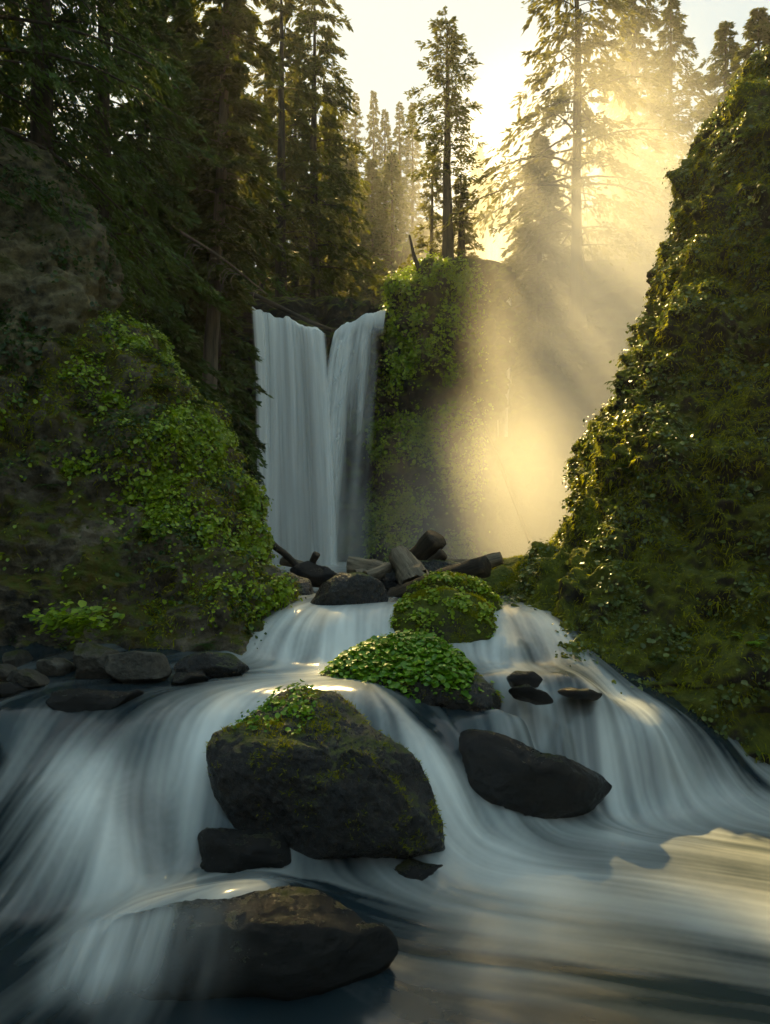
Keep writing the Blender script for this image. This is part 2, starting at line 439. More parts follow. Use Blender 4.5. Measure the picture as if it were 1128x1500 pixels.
def conifer_meshes(seed, H, R, base=.15, nb=90, ntw=14, nl=5, ll=.4, lw=.09, droop=.35, rise=.1, prof=1.0, lean=(0, 0), r0=None,
                   dead=0, trunk_mat=None, leaf_mat=None, topy=.08, bunch=.0, az=None, sag=.25):
    rnd = np.random.RandomState(seed)
    r0 = r0 or H * .016
    zt = np.linspace(0, 1, 24)
    wob = np.stack([np.cumsum(rnd.normal(size=24)) * .01 * H * .12, np.cumsum(rnd.normal(size=24)) * .01 * H * .12], 1); wob -= wob[0]
    tr = np.stack([lean[0] * zt * H + wob[:, 0], lean[1] * zt * H + wob[:, 1], zt * H], 1)
    g = Geo(); rad = r0 * (1 - zt) ** .8 + .01; rad[0] *= 1.5; rad[1] *= 1.15
    g.tube(tr, rad, 9, seed, .25)
    LV = []; LA = []; LN = []; LL = []; LT = []
    for i in range(nb + dead):
        isdead = i >= nb
        u = ((i + rnd.rand()) / nb) if not isdead else rnd.rand()
        t = base + (1 - base) * u ** .9 if not isdead else base * rnd.uniform(.35, 1.1)
        t = min(t, .995)
        a = (i * 2.399 + rnd.normal() * .4) if az is None else rnd.uniform(*az)
        pr = max(1 - (t - base) / (1 - base), 0) ** prof if not isdead else .55
        lowf = .6 + .4 * min(1, (t - base) / .12) if not isdead else 1
        L = R * (pr * (1 - topy) + topy) * (rnd.uniform(.4, 1.0) if rnd.rand() < .75 else rnd.uniform(1.0, 1.35)) * lowf
        z = t * H; p0 = np.array([np.interp(z, tr[:, 2], tr[:, 0]), np.interp(z, tr[:, 2], tr[:, 1]), z])
        dr = np.array([math.cos(a), math.sin(a), 0.])
        dp = droop * rnd.uniform(.6, 1.3); rs = rise * rnd.uniform(.3, 1.6) + .45 * max(0, t - .75)
        sdev = rnd.normal() * .15
        sd = np.array([-dr[1], dr[0], 0])
        def bp(s):
            s = np.asarray(s)[..., None]
            return p0 + dr * L * s + sd * sdev * L * s * s + np.array([0, 0, 1.]) * L * (rs * s - dp * s * s)
        g.tube(bp(np.linspace(0, 1, 6)), np.linspace(max(.02, L * .014), .006, 6) * (1 + .4 * isdead), 4)
        if isdead:
            for q in range(3):
                s0 = rnd.uniform(.3, .9); e = bp([s0])[0]; e2 = e + (dr * .3 + sd * rnd.normal() * .6 + np.array([0, 0, -.5])) * L * .35
                g.tube(np.array([e, (e + e2) / 2 + [0, 0, .03], e2]), [.012, .009, .005], 3)
            continue
        n = max(4, int(ntw * (.4 + .6 * L / R)))
        s = rnd.uniform(.12, 1, n) ** .75
        side = np.where(np.arange(n) % 2, 1., -1.)
        tl = L * .38 * (1.05 - .75 * s) * rnd.uniform(.6, 1.2, n) + ll * .5
        td = unit(dr * rnd.uniform(.5, .9, (n, 1)) + sd * side[:, None] * rnd.uniform(.5, 1.0, (n, 1)) + np.array([0, 0, 1.]) * rnd.normal(size=(n, 1)) * .15)
        B = bp(s)
        rr = (np.arange(nl)[None] + rnd.rand(n, nl)) / nl
        pos = B[:, None] + td[:, None] * (tl[:, None] * rr)[..., None]
        pos[..., 2] -= sag * (tl[:, None] * rr ** 2)
        pos += rnd.normal(size=pos.shape) * ll * .12
        ax = td[:, None] * .8 + sd * rnd.normal(size=(n, nl, 1)) * .5 + dr * .3 + np.array([0, 0, 1.]) * (-sag * 1.3 + rnd.normal(size=(n, nl, 1)) * .3)
        nr = np.array([0, 0, 1.]) + rnd.normal(size=(n, nl, 3)) * .6
        LV.append(pos.reshape(-1, 3)); LA.append(ax.reshape(-1, 3)); LN.append(nr.reshape(-1, 3))
        LT.append(np.repeat(np.clip(rnd.normal() * .25 + .5 + .3 * (s - .5), 0, 1), nl))
    pos = np.concatenate(LV); ax = unit(np.concatenate(LA)); nr = np.concatenate(LN)
    nr = unit(nr - (nr * ax).sum(-1, keepdims=True) * ax)
    N = len(pos); L = ll * rnd.uniform(.5, 1.3, (N, 1)); W = lw * rnd.uniform(.6, 1.4, (N, 1))
    V, f = frond_quads(pos, ax, nr, L, W)
    tint = np.clip(np.concatenate(LT) + rnd.normal(size=N) * .15, 0, 1)
    return g, V, f, tint
def tree(name, loc, label, cat='tree', group=None, tm=None, lm=None, rot=0., scl=1.0, **kw):
    g, V, f, tint = conifer_meshes(**kw)
    e = empty(name, loc); e.rotation_euler = (0, 0, rot); e.scale = (scl,) * 3
    g.build('trunk', tm or M_BARK, e)
    mesh('crown', V, f, lm or M_FIR, e, {'tint': np.repeat(tint, 4)}, smooth=False)
    if label: tag(e, label, cat, group)
    return e
def tree_copy(e, loc, label, rot, scl, cat='tree', group=None):
    c = e.copy(); COL.objects.link(c); c.location = tuple(float(x) for x in loc); c.rotation_euler = (0, 0, rot)
    c.scale = scl if hasattr(scl, '__len__') else (scl,) * 3
    for ch in list(e.children):
        k = ch.copy(); COL.objects.link(k); k.parent = c
    tag(c, label, cat, group); 
    if not group and 'group' in c: del c['group']
    return c

# ------------------------------------------------------------------ terrain
def terr(x, y):
    x = np.asarray(x, float); y = np.asarray(y, float)
    back = 12.5 + np.maximum(y - 42, 0) * .40 + 2.2 * fbm(np.stack([x * .05, y * .05, 0 * x], -1), 3)
    low = np.minimum(1.3, .35 * 0 + -0.6 + .0 * y) + sstep(8, 12, y) * 1.9
    # gorge outline: low for y < wall(x)
    wall = 38.0 - .0 * x
    kf = sstep(wall, wall + 4.0, y)
    z = low * (1 - kf) + back * kf
    # left slope, right slope
    lw = -5.5 - .13 * (y - 10) ; lz = 6 + np.clip(y - 8, 0, 40) * .28
    kl = sstep(0, 4.0, lw - x); z = z * (1 - kl) + np.maximum(z, lz + np.maximum(lw - x, 0) * .8 + 1.2 * fbm(np.stack([x * .15, y * .15, 0 * x], -1), 3)) * kl
    rw = 9.0 + .10 * (y - 8); rz = 7 + np.clip(y - 8, 0, 40) * .22
    kr = sstep(0, 5.0, x - rw); z = z * (1 - kr) + np.maximum(z, rz + np.maximum(x - rw, 0) * .7) * kr
    return z
def hill_z(x, y): return float(terr(np.array([x]), np.array([y]))[0])
xs = np.concatenate([np.linspace(-260, -32, 40), np.linspace(-30, 30, 160), np.linspace(32, 260, 40)])
ys = np.concatenate([np.linspace(-30, 6, 20), np.linspace(7, 60, 160), np.linspace(62, 320, 70)])
GX, GY = np.meshgrid(xs, ys, indexing='ij')
GZ = terr(GX, GY)
kind(mesh('ground', np.stack([GX, GY, GZ], -1), grid_faces(len(xs), len(ys)), M_GROUND), 'structure')

# ------------------------------------------------------------------ stream (height field with flow-aligned foam)
ctl = [  # px, py, z, foam (also thinned to darken the left and bottom edges)
 (410,880,2.12,.5),(500,884,2.12,.55),(590,880,2.12,.4),(720,884,2.12,.5),(790,880,2.12,.4),
 (420,893,2.06,.75),(500,897,2.06,.85),(590,897,2.06,.6),(735,900,2.02,.75),(775,900,2.02,.7),
 (440,930,1.78,.85),(500,930,1.78,1.0),(560,930,1.78,.8),(740,945,1.7,.85),(765,945,1.7,.8),
 (430,968,1.45,.8),(500,968,1.45,.9),(570,968,1.45,.7),(735,975,1.44,.8),(780,975,1.44,.6),
 (0,1005,1.42,.12),(150,1000,1.43,.15),(270,985,1.43,.25),(400,985,1.43,.5),(520,985,1.43,.5),(620,985,1.43,.3),(700,985,1.43,.35),(860,980,1.45,.35),
 (440,1004,1.44,.75),(380,1015,1.40,.75),(300,1012,1.41,.45),(200,1015,1.41,.15),(100,1022,1.40,.15),(0,1035,1.38,.2),
 (360,1045,1.26,.95),(300,1060,1.18,.75),(220,1060,1.2,.22),(180,1075,1.12,.15),(120,1065,1.17,.18),(40,1075,1.12,.35),
 (330,1080,1.05,.7),(270,1095,.98,.9),(200,1115,.90,.25),(120,1125,.87,.95),(40,1125,.87,.4),(-40,1125,.85,.2),
 (300,1130,.80,.6),(250,1150,.70,.8),(130,1170,.72,.95),(60,1180,.66,.4),(195,1180,.62,.35),
 (330,1190,.50,.3),(270,1210,.42,.6),(150,1240,.45,.85),(60,1260,.36,.35),
 (330,1260,.18,.2),(240,1290,.12,.6),(130,1330,.10,.65),(40,1350,.06,.22),(-60,1300,.1,.12),
 (440,1290,.12,.4),(520,1300,.08,.45),(600,1310,.06,.45),(560,1360,.04,.42),
 (395,1283,.40,.95),(330,1296,.42,.9),(250,1318,.38,.65),(180,1345,.30,.6),(150,1372,.22,.6),(440,1285,.3,.6),
 (120,1420,.03,.35),(40,1450,.02,.15),(200,1490,.0,.2),(400,1490,.0,.12),(600,1450,.0,.2),(-80,1450,.0,.1),
 (520,1012,1.42,.55),(560,1035,1.30,.6),(590,1075,1.08,.85),(625,1110,.86,.9),(660,1150,.60,.95),(700,1200,.24,.85),(745,1232,.12,.8),
 (700,1222,.14,.6),(800,1222,.10,.5),(880,1212,.09,.5),(740,1150,.25,.3),(800,1180,.12,.3),
 (620,1060,1.08,.25),(650,1075,1.0,.2),(560,1150,.6,.15),
 (760,1005,1.36,.6),(740,1040,1.18,.5),(720,1065,1.02,.3),(770,1075,.85,.7),(800,1150,.28,.85),
 (830,1036,1.10,.85),(900,1028,1.10,.65),(980,1038,1.04,.6),(1060,1078,.72,.55),(1110,1120,.34,.6),
 (860,1060,.98,.75),(900,1060,.95,.85),(960,1070,.90,.6),(1030,1100,.62,.3),
 (850,1110,.6,.95),(900,1120,.55,.7),(960,1125,.52,.35),(1030,1140,.34,.5),
 (850,1165,.18,.9),(900,1182,.13,.8),(960,1175,.15,.7),(1030,1165,.18,.7),(1100,1155,.2,.7),(1180,1150,.2,.5),
 (830,990,1.45,.4),(880,1010,1.32,.35),
 (715,992,1.44,.3),(760,988,1.44,.6),(800,984,1.44,.45),(840,982,1.45,.35),(770,1010,1.40,.5),(815,1012,1.36,.6),(730,1008,1.42,.35),(660,990,1.44,.3),(340,985,1.44,.3),(300,995,1.43,.3),(460,990,1.44,.5),
 (980,1014,1.12,.2),(1060,1050,.80,.15),(1128,1090,.45,.2),
 (800,1205,.10,.85),(900,1220,.09,.7),(1000,1230,.09,.45),(1128,1230,.1,.35),(700,1260,.08,.7),
 (800,1290,.06,.75),(900,1290,.06,.45),(1000,1290,.06,.55),(1128,1310,.06,.45),(700,1330,.05,.55),(620,1350,.04,.4),
 (760,1360,.03,.58),(900,1350,.03,.5),(1050,1360,.03,.6),(1200,1360,.04,.6),
 (700,1430,.01,.42),(850,1430,.0,.36),(1000,1430,.0,.3),(1128,1440,.0,.35),(700,1500,-.01,.15),(900,1500,-.01,.15),(1128,1500,-.01,.2),(300,1540,-.02,.12),(50,1540,-.02,.1),
]
pts = np.array([np.append(PZ(a, b, z)[:2], [z, f]) for a, b, z, f in ctl])
far = np.array([[x, y, 2.12 + .004 * (y - 11), .35] for x in (-5, -2.5, 0, 2, 4, 8) for y in (11.6, 14, 20, 34)] +
               [[x, 3.4, -.02, .3] for x in (-4, -1, 2, 5)] + [[-8, 5, .05, .3], [-8, 9, 1.4, .2], [8, 5, 0, .3], [8.5, 8, .2, .4]])
cp = np.concatenate([pts, far])
CS = .018
wx = np.arange(-5.2, 6.4, CS); wy = np.arange(3.6, 13.0, CS)
WX, WY = np.meshgrid(wx, wy, indexing='ij')
def rbf(cp, val, X, Y, smooth=1e-3):
    d = np.hypot(cp[:, 0][:, None] - cp[:, 0][None], cp[:, 1][:, None] - cp[:, 1][None])
    n = len(cp); A = np.zeros((n + 3, n + 3)); A[:n, :n] = d - np.eye(n) * smooth
    A[:n, n] = 1; A[:n, n + 1:n + 3] = cp[:, :2]; A[n:, :n] = A[:n, n:].T
    c = np.linalg.lstsq(A, np.append(val, [0, 0, 0]), rcond=None)[0]
    out = c[n] + c[n + 1] * X + c[n + 2] * Y
    for k in range(n): out = out + c[k] * np.hypot(X - cp[k, 0], Y - cp[k, 1])
    return out
cs = 4
Xc, Yc = WX[::cs, ::cs], WY[::cs, ::cs]
def up(a):
    n0, n1 = WX.shape
    i = np.clip(np.arange(n0) / cs, 0, a.shape[0] - 1.001); j = np.clip(np.arange(n1) / cs, 0, a.shape[1] - 1.001)
    i0 = i.astype(int); j0 = j.astype(int); fi = (i - i0)[:, None]; fj = (j - j0)[None]
    g = lambda a_, b_: a[np.ix_(a_, b_)]
    return (g(i0, j0) * (1 - fi) * (1 - fj) + g(i0 + 1, j0) * fi * (1 - fj) + g(i0, j0 + 1) * (1 - fi) * fj + g(i0 + 1, j0 + 1) * fi * fj)
WZ = up(rbf(cp, cp[:, 2], Xc, Yc, .02)); WZ = blur(WZ, 9)
WF = up(rbf(cp, cp[:, 3], Xc, Yc, .05)); WF = np.clip(blur(WF, 11), .05, .97)
Zs = blur(WZ, 15)
gx = np.gradient(Zs, CS, axis=0); gy = np.gradient(Zs, CS, axis=1)
hints = [(440,1004,1.44,-1,-.25),(300,1050,1.2,-1,-.45),(150,1060,1.2,-1,-.3),(500,985,1.43,-.5,-.5),(270,985,1.43,-1,0),(120,1150,.8,-.15,-1),(300,1180,.5,-.25,-1),
         (620,1100,.9,1,-.4),(720,1230,.15,1,-.3),(760,1010,1.36,.5,-.8),(900,1060,1,.35,-1),(1050,1100,.6,.8,-.6),(850,1250,.08,1,-.25),(1050,1290,.06,1,-.35),
         (900,1380,.02,1,-.15),(700,1400,.02,1,-.1),(1000,1450,0,1,-.2),(390,1285,.4,-1,-.3),(200,1350,.3,-.4,-.8),(100,1400,.05,-.3,-1),(400,1490,0,.6,-.2),(560,1330,.05,.8,-.3),
         (500,930,1.78,-.1,-1),(750,930,1.78,-.1,-1)]
hp = np.array([np.append(PZ(a, b, z)[:2], [u, v]) for a, b, z, u, v in hints])
ww = 0; hx = 0; hy = 0
for x, y, u, v in hp:
    k = 1 / ((Xc - x) ** 2 + (Yc - y) ** 2 + .04) ** 1.5; ww = ww + k; hx = hx + k * u; hy = hy + k * v
hx = up(hx / ww); hy = up(hy / ww)
vx = -gx * 1.0 + hx * .45; vy = -gy * 1.0 + hy * .45
vn = np.hypot(vx, vy) + 1e-6; vx /= vn; vy /= vn
rnd = np.random.RandomState(5)
def lic(noise, steps, h=1.0):
    acc = noise.copy(); n0, n1 = noise.shape
    for sgn in (1, -1):
        I, J = np.meshgrid(np.arange(n0, dtype=float), np.arange(n1, dtype=float), indexing='ij')
        for k in range(steps):
            ii = np.clip(I.astype(int), 0, n0 - 1); jj = np.clip(J.astype(int), 0, n1 - 1)
            I = I + sgn * h * vx[ii, jj]; J = J + sgn * h * vy[ii, jj]
            ii = np.clip(np.rint(I).astype(int), 0, n0 - 1); jj = np.clip(np.rint(J).astype(int), 0, n1 - 1)
            acc += noise[ii, jj] * (1 - k / steps * .6)
    return (acc - acc.mean()) / acc.std()
s1 = lic(rnd.normal(size=WX.shape), 38)
s2 = lic(blur(rnd.normal(size=WX.shape), 5) * 5, 60)
s3 = lic(blur(rnd.normal(size=WX.shape), 15) * 15, 70, 1.3)
streak = .24 * s1 + .42 * s2 + .62 * s3
slope = np.hypot(gx, gy)
cont = .10 + .10 * sstep(.1, .8, slope)
foam = np.clip(sstep(.08, 1.08, WF) ** 1.25 * .95 + 1.5 * cont * blur(streak, 2) * (0.25 + WF), 0.01, 1.0)
WZ2 = WZ + blur(streak, 3) * (.005 + .008 * sstep(.1, .8, slope))
kind(mesh('stream', np.stack([WX, WY, WZ2], -1), grid_faces(*WX.shape), M_WATER, None, {'foam': foam}), 'structure')
# quiet water of the plunge pool, further back
px_, py_ = np.meshgrid(np.linspace(-9, 9, 60), np.linspace(12.9, 38, 60), indexing='ij')
kind(mesh('plunge_pool', np.stack([px_, py_, 2.10 + .004 * (py_ - 11) + .01 * fbm(np.stack([px_, py_, 0 * px_], -1), 3)], -1), grid_faces(60, 60), M_WATER, None,
          {'foam': np.clip(.25 + .4 * sstep(28, 36, py_) + .2 * fbm(np.stack([px_ * .5, py_ * .5, 0 * px_], -1), 3), 0, 1)}), 'structure')

# ------------------------------------------------------------------ cliffs
def lv(rows, d0, half):      # rows: (py, pxL, pxR, depth_of_edges, depth half)
    out = []
    for py, xl, xr, d, hf in rows:
        a = P(xl, py, d); b = P(xr, py, d)
        out.append((a[2], a[0], b[0], d - hf, d + hf))
    return out
# left buttress, ivy covered
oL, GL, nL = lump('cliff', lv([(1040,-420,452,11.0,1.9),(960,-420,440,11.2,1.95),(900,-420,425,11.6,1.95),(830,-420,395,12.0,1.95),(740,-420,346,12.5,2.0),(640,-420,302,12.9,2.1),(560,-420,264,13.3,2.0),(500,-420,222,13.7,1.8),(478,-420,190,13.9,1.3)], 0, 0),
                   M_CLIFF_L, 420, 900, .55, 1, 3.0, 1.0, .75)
kind(oL, 'structure')
oK, GK, nK = lump('cliff', lv([(960,-600,95,11.4,1.6),(760,-600,75,11.7,1.6),(600,-600,110,12.4,1.7),(480,-600,150,12.9,1.7),(380,-600,150,13.2,1.7),(290,-600,120,13.5,1.6),(230,-600,60,13.8,1.0)], 0, 0),
                   M_LICHEN, 260, 420, .5, 4, 3.2, 1.0, .75)
kind(oK, 'structure')
# right cliff
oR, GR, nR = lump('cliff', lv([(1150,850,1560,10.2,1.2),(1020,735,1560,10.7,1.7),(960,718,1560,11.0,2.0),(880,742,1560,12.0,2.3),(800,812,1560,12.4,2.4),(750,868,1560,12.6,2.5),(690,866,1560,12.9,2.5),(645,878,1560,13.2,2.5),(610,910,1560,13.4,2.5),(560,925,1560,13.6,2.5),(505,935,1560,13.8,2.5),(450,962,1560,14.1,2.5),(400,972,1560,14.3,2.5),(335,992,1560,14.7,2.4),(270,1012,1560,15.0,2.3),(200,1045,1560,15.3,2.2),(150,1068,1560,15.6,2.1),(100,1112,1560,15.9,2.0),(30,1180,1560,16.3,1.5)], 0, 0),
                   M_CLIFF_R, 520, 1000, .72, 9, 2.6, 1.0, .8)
kind(oR, 'structure')
# wall behind the main fall and left of it
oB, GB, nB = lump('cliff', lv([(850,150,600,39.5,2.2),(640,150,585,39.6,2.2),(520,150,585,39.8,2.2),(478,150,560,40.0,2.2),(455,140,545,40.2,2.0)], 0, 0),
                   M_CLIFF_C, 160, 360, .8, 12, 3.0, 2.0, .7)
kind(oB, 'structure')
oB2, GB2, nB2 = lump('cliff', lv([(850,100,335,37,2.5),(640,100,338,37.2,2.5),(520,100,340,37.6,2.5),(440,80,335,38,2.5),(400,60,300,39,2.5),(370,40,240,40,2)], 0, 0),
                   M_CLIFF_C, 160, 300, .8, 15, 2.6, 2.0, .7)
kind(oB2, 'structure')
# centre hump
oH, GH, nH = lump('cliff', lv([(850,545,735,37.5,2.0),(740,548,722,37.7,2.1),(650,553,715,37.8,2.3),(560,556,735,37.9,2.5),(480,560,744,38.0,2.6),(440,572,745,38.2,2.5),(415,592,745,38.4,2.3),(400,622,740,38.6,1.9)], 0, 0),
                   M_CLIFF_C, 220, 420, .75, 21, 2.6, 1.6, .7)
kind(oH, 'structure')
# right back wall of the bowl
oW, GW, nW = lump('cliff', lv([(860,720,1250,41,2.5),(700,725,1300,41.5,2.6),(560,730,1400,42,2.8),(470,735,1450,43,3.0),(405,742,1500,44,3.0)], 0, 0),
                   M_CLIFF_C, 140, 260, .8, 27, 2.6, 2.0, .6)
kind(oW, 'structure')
# far step carrying the upper fall
oU, GU, nU = lump('cliff', lv([(480,560,900,66,4),(400,570,900,67,4),(350,600,880,68,4),(328,640,860,69,3)], 0, 0), M_CLIFF_C, 60, 160, .8, 33, 2.6, 2.0, .6)
kind(oU, 'structure')
# sunny mossy bank at the foot of the right cliff
oM, GM, nM = lump('bank', lv([(930,755,960,12.6,1.2),(880,768,960,12.9,1.3),(840,795,960,13.3,1.3),(790,825,960,13.8,1.3),(750,855,960,14.2,1.1),(735,868,960,14.4,.8)], 0, 0),
                   M_MOSSY, 120, 260, .28, 41, 2.4, .8, .6)
kind(oM, 'structure')

# ------------------------------------------------------------------ boulders
def rock(outline, d, thick, mat, label, name='boulder', **kw):
    o, G, n = boulder(name, outline, d, thick, mat, **kw)
    tag(o, label, 'rock'); return o, G, n
big, Gb, nb_ = rock([(296,1140),(312,1105),(340,1078),(383,1040),(415,1012),(457,1007),(495,1013),(532,1038),(572,1089),(617,1134),(653,1195),(664,1245),(694,1294),(650,1318),(570,1305),(480,1300),(400,1275),(325,1210)],
                    6.95, .5, M_WETMOSS, 'largest dark wet boulder with mossy crown parting the foreground stream', seed=3, amp=.05, tilt=1.2, nth=360, nph=240, facets=14)
clv, Gc_, nc_ = rock([(465,1000),(500,968),(540,945),(590,930),(635,935),(665,960),(690,985),(730,1015),(750,1045),(748,1080),(690,1100),(600,1095),(520,1060),(480,1030)],
                     8.9, .75, M_WETMOSS, 'boulder capped with bright green clover leaves behind the largest boulder', seed=8, amp=.04, tilt=.3)
rock([(648,1085),(665,1070),(700,1068),(760,1085),(830,1112),(890,1132),(908,1165),(900,1190),(860,1215),(760,1225),(700,1200),(655,1140)], 7.75, .38, M_WET,
     'long low brown boulder lying right of the clover boulder', seed=11, amp=.04, tilt=.5, facets=14, flat=.6)
rock([(125,1440),(135,1385),(170,1352),(240,1335),(300,1322),(345,1308),(390,1297),(430,1296),(480,1312),(530,1348),(570,1380),(588,1400),(555,1450),(480,1470),(380,1470),(250,1480),(150,1480)], 5.05, .3, M_WET,
     'nearest wet black boulder at the bottom with water spilling over its left side', seed=14, amp=.03, tilt=1.15, nth=280, nph=180)
rock([(285,1225),(320,1212),(375,1205),(420,1220),(428,1260),(425,1300),(350,1320),(290,1300)], 6.55, .35, M_WET, 'small dark boulder half veiled by falling water below the left cascade', seed=17, amp=.06, facets=12, tilt=.6)
rock([(555,1270),(600,1255),(650,1265),(684,1290),(670,1312),(600,1320),(560,1300)], 6.6, .25, M_WET, 'low wet rock at the right foot of the largest boulder', seed=19, amp=.05)
g1, Gg1, ng1 = rock([(572,920),(580,890),(610,868),(650,862),(700,875),(720,895),(727,940),(722,985),(650,1000),(585,970)], 10.3, .6, M_MOSSY,
     'rounded dark mossy boulder behind the clover boulder', seed=23, amp=.035)
g2, Gg2, ng2 = rock([(595,870),(630,845),(670,842),(705,858),(730,885),(742,915),(735,950),(640,940),(600,910)], 11.0, .5, M_MOSSY, 'mossy boulder under the dark log just behind the rounded one', seed=26, amp=.04)
rock([(452,885),(470,858),(500,840),(530,838),(560,855),(570,880),(545,900),(500,905),(460,900)], 11.3, .45, M_WETMOSS, 'black glistening boulder at the top of the upper cascade', seed=29, amp=.05)
r5, Gr5, nr5 = rock([(690,870),(700,845),(735,828),(770,850),(790,880),(770,905),(700,900)], 13.0, .5, M_MOSSY, 'mossy rock beneath the sunlit slab by the right bank', seed=31, amp=.05)
r6, Gr6, nr6 = rock([(722,835),(735,820),(770,812),(790,820),(800,850),(795,885),(750,885),(725,860)], 14.2, .6, M_MOSSY, 'flat topped sunlit mossy slab between the logs and the right bank', seed=34, amp=.03)
rock([(690,835),(708,818),(726,822),(735,845),(700,850)], 15.5, .4, M_MOSSY, 'small hazy rock left of the sunlit slab', seed=35, amp=.04)
r7, Gr7, nr7 = rock([(395,880),(400,850),(425,838),(455,850),(462,880),(430,895)], 13.0, .5, M_WETMOSS, 'dark mossy rock between left cliff and upper cascade', seed=37, amp=.06)
rock([(425,835),(450,822),(480,832),(505,850),(470,862),(430,855)], 14.5, .5, M_WET, 'dark rock among driftwood below the main waterfall', seed=38, amp=.06)
rock([(540,850),(580,825),(640,820),(680,830),(700,860),(640,880),(560,880)], 13.5, .6, M_WETMOSS, 'broad mossy rock supporting the driftwood pile', seed=39, amp=.06)
for i, (ol, d, m, lb) in enumerate([
    ([(105,975),(108,945),(135,940),(170,952),(178,985),(150,1002),(112,1000)], 8.6, M_DRY, 'upright grey rock on the left shore under the cliff'),
    ([(150,985),(158,960),(200,952),(240,958),(250,985),(235,1002),(170,1002)], 8.45, M_DRY, 'cracked blocky grey rock right of the upright shore rock'),
    ([(48,985),(60,966),(90,962),(108,975),(105,992),(60,996)], 8.7, M_DRY, 'smooth grey shore rock left of the upright one'),
    ([(5,975),(12,955),(32,950),(44,965),(40,985),(10,990)], 9.0, M_DRY, 'pale rounded rock at the back of the left shore'),
    ([(-20,1000),(-10,975),(10,970),(22,985),(20,1005)], 8.4, M_DRY, 'rock cut by the left edge of the photo'),
    ([(10,1000),(20,982),(40,978),(60,990),(70,1005),(35,1012)], 8.1, M_DRY, 'grey pointed rock nearest the water on the left shore'),
    ([(-10,1020),(0,998),(25,997),(40,1010),(30,1030)], 7.9, M_WET, 'wet dark stone at the left water edge'),
    ([(50,1035),(80,1012),(130,1008),(185,1015),(215,1030),(150,1055),(70,1055)], 7.8, M_WET, 'flat dark rock just breaking the water at left'),
    ([(252,978),(270,962),(305,953),(340,958),(368,980),(340,995),(270,992)], 8.75, M_WETMOSS, 'low round rock with yellow moss at the foot of the left cliff'),
    ([(245,1000),(260,985),(295,982),(305,995),(280,1008)], 8.4, M_WET, 'small wet stone before the yellow mossed rock'),
    ([(742,992),(755,982),(780,982),(795,995),(785,1010),(750,1008)], 8.35, M_WET, 'small black rock below the right cascade'),
    ([(745,1010),(770,1000),(800,1015),(812,1030),(785,1034),(755,1024)], 8.25, M_WET, 'smooth dark ledge curving in the right channel'),
    ([(815,1013),(830,1007),(860,1008),(885,1019),(875,1027),(835,1023)], 8.4, M_WET, 'low ledge by the right cliff with thin trickles'),
    ]):
    rock(ol, d, .3 if i < 7 else .25, m, lb, seed=60 + i * 3, amp=.05, nth=140, nph=90, facets=9, tilt=.2)

# ------------------------------------------------------------------ driftwood
def log(name, p0, p1, r0, r1, mat, label, seed=0, jag=.0, ns=14, bend=.02):
    p0 = np.array(p0); p1 = np.array(p1); L = np.linalg.norm(p1 - p0)
    n = 24; t = np.linspace(0, 1, n)[:, None]
    pl = np.stack([bend * L * np.sin(t[:, 0] * 5 + seed), bend * L * np.cos(t[:, 0] * 4 + seed), t[:, 0] * L], 1)
    g = Geo(); g.tube(pl, (r0 + (r1 - r0) * t[:, 0]), ns, seed, .35, True)
    V = np.concatenate(g.V)
    if jag:
        m = V[:, 2] > L * .93
        V[m, 2] += jag * np.random.RandomState(seed).uniform(-1, 1, m.sum())
    V += (.12 * r0 * fbm(V * np.array([6, 6, 1.2]) / max(r0, .05) * .12 + seed, 4))[:, None] * unit(V * np.array([1, 1, 0]))
    g.V = [V]
    o = g.build(name, mat)
    q = mathutils.Vector(p1 - p0).to_track_quat('Z', 'Y')
    o.rotation_euler = q.to_euler(); o.location = tuple(p0)
    tag(o, label, 'log'); return o
log('log', P(598,836,14.0), P(640,788,13.4), .25, .22, M_DARKWOOD, 'thick sawn log end rising up right from the driftwood pile', 1)
log('log', P(605,848,13.6), P(650,812,13.2), .12, .10, M_DARKWOOD, 'short dark branch leaning beside the thick raised log', 2)
log('log', P(575,872,12.6), P(712,832,11.6), .17, .16, M_DARKWOOD, 'long dark log lying across the mossy boulders', 3)
log('log', P(585,862,13.0), P(618,868,12.5), .1, .09, M_DARKWOOD, 'stub of dark timber under the long log', 4)
log('log', P(582,812,13.3), P(612,856,12.8), .20, .30, M_WOOD, 'pale splintered stump at the middle of the driftwood pile', 5, .12)
log('log', P(512,830,14.0), P(590,840,13.6), .19, .16, M_WOOD, 'weathered plank like log at the left of the pile', 6, .05)
log('log', P(520,842,13.6), P(585,828,14.2), .09, .08, M_WOOD, 'thin weathered log crossing the left end of the pile', 7)
log('log', P(640,822,14.6), P(690,826,14.2), .1, .08, M_WOOD, 'pale log lying behind the pile toward the mist', 8)
log('log', P(655,836,14.0), P(735,818,13.6), .15, .12, M_WOOD, 'grey log slanting up right at the right end of the driftwood pile', 14)
log('log', P(535,846,13.0), P(600,818,13.9), .13, .11, M_WOOD, 'weathered log leaning behind the pale splintered stump', 15)
log('log', P(452,835,14.6), P(464,812,14.4), .075, .075, M_DARKWOOD, 'short upright dark log stub below the main waterfall', 9)
log('log', P(396,792,15.2), P(436,832,14.6), .075, .06, M_DARKWOOD, 'slanting dark log against the foot of the left cliff', 10)
log('log', P(415,822,15.0), P(500,848,14.2), .09, .07, M_WOOD, 'grey driftwood log lying left of the black boulder', 11)
log('log', P(345,425,37), P(487,482,37), .16, .10, M_BARK, 'fallen trunk lying along the lip of the main waterfall', 12)
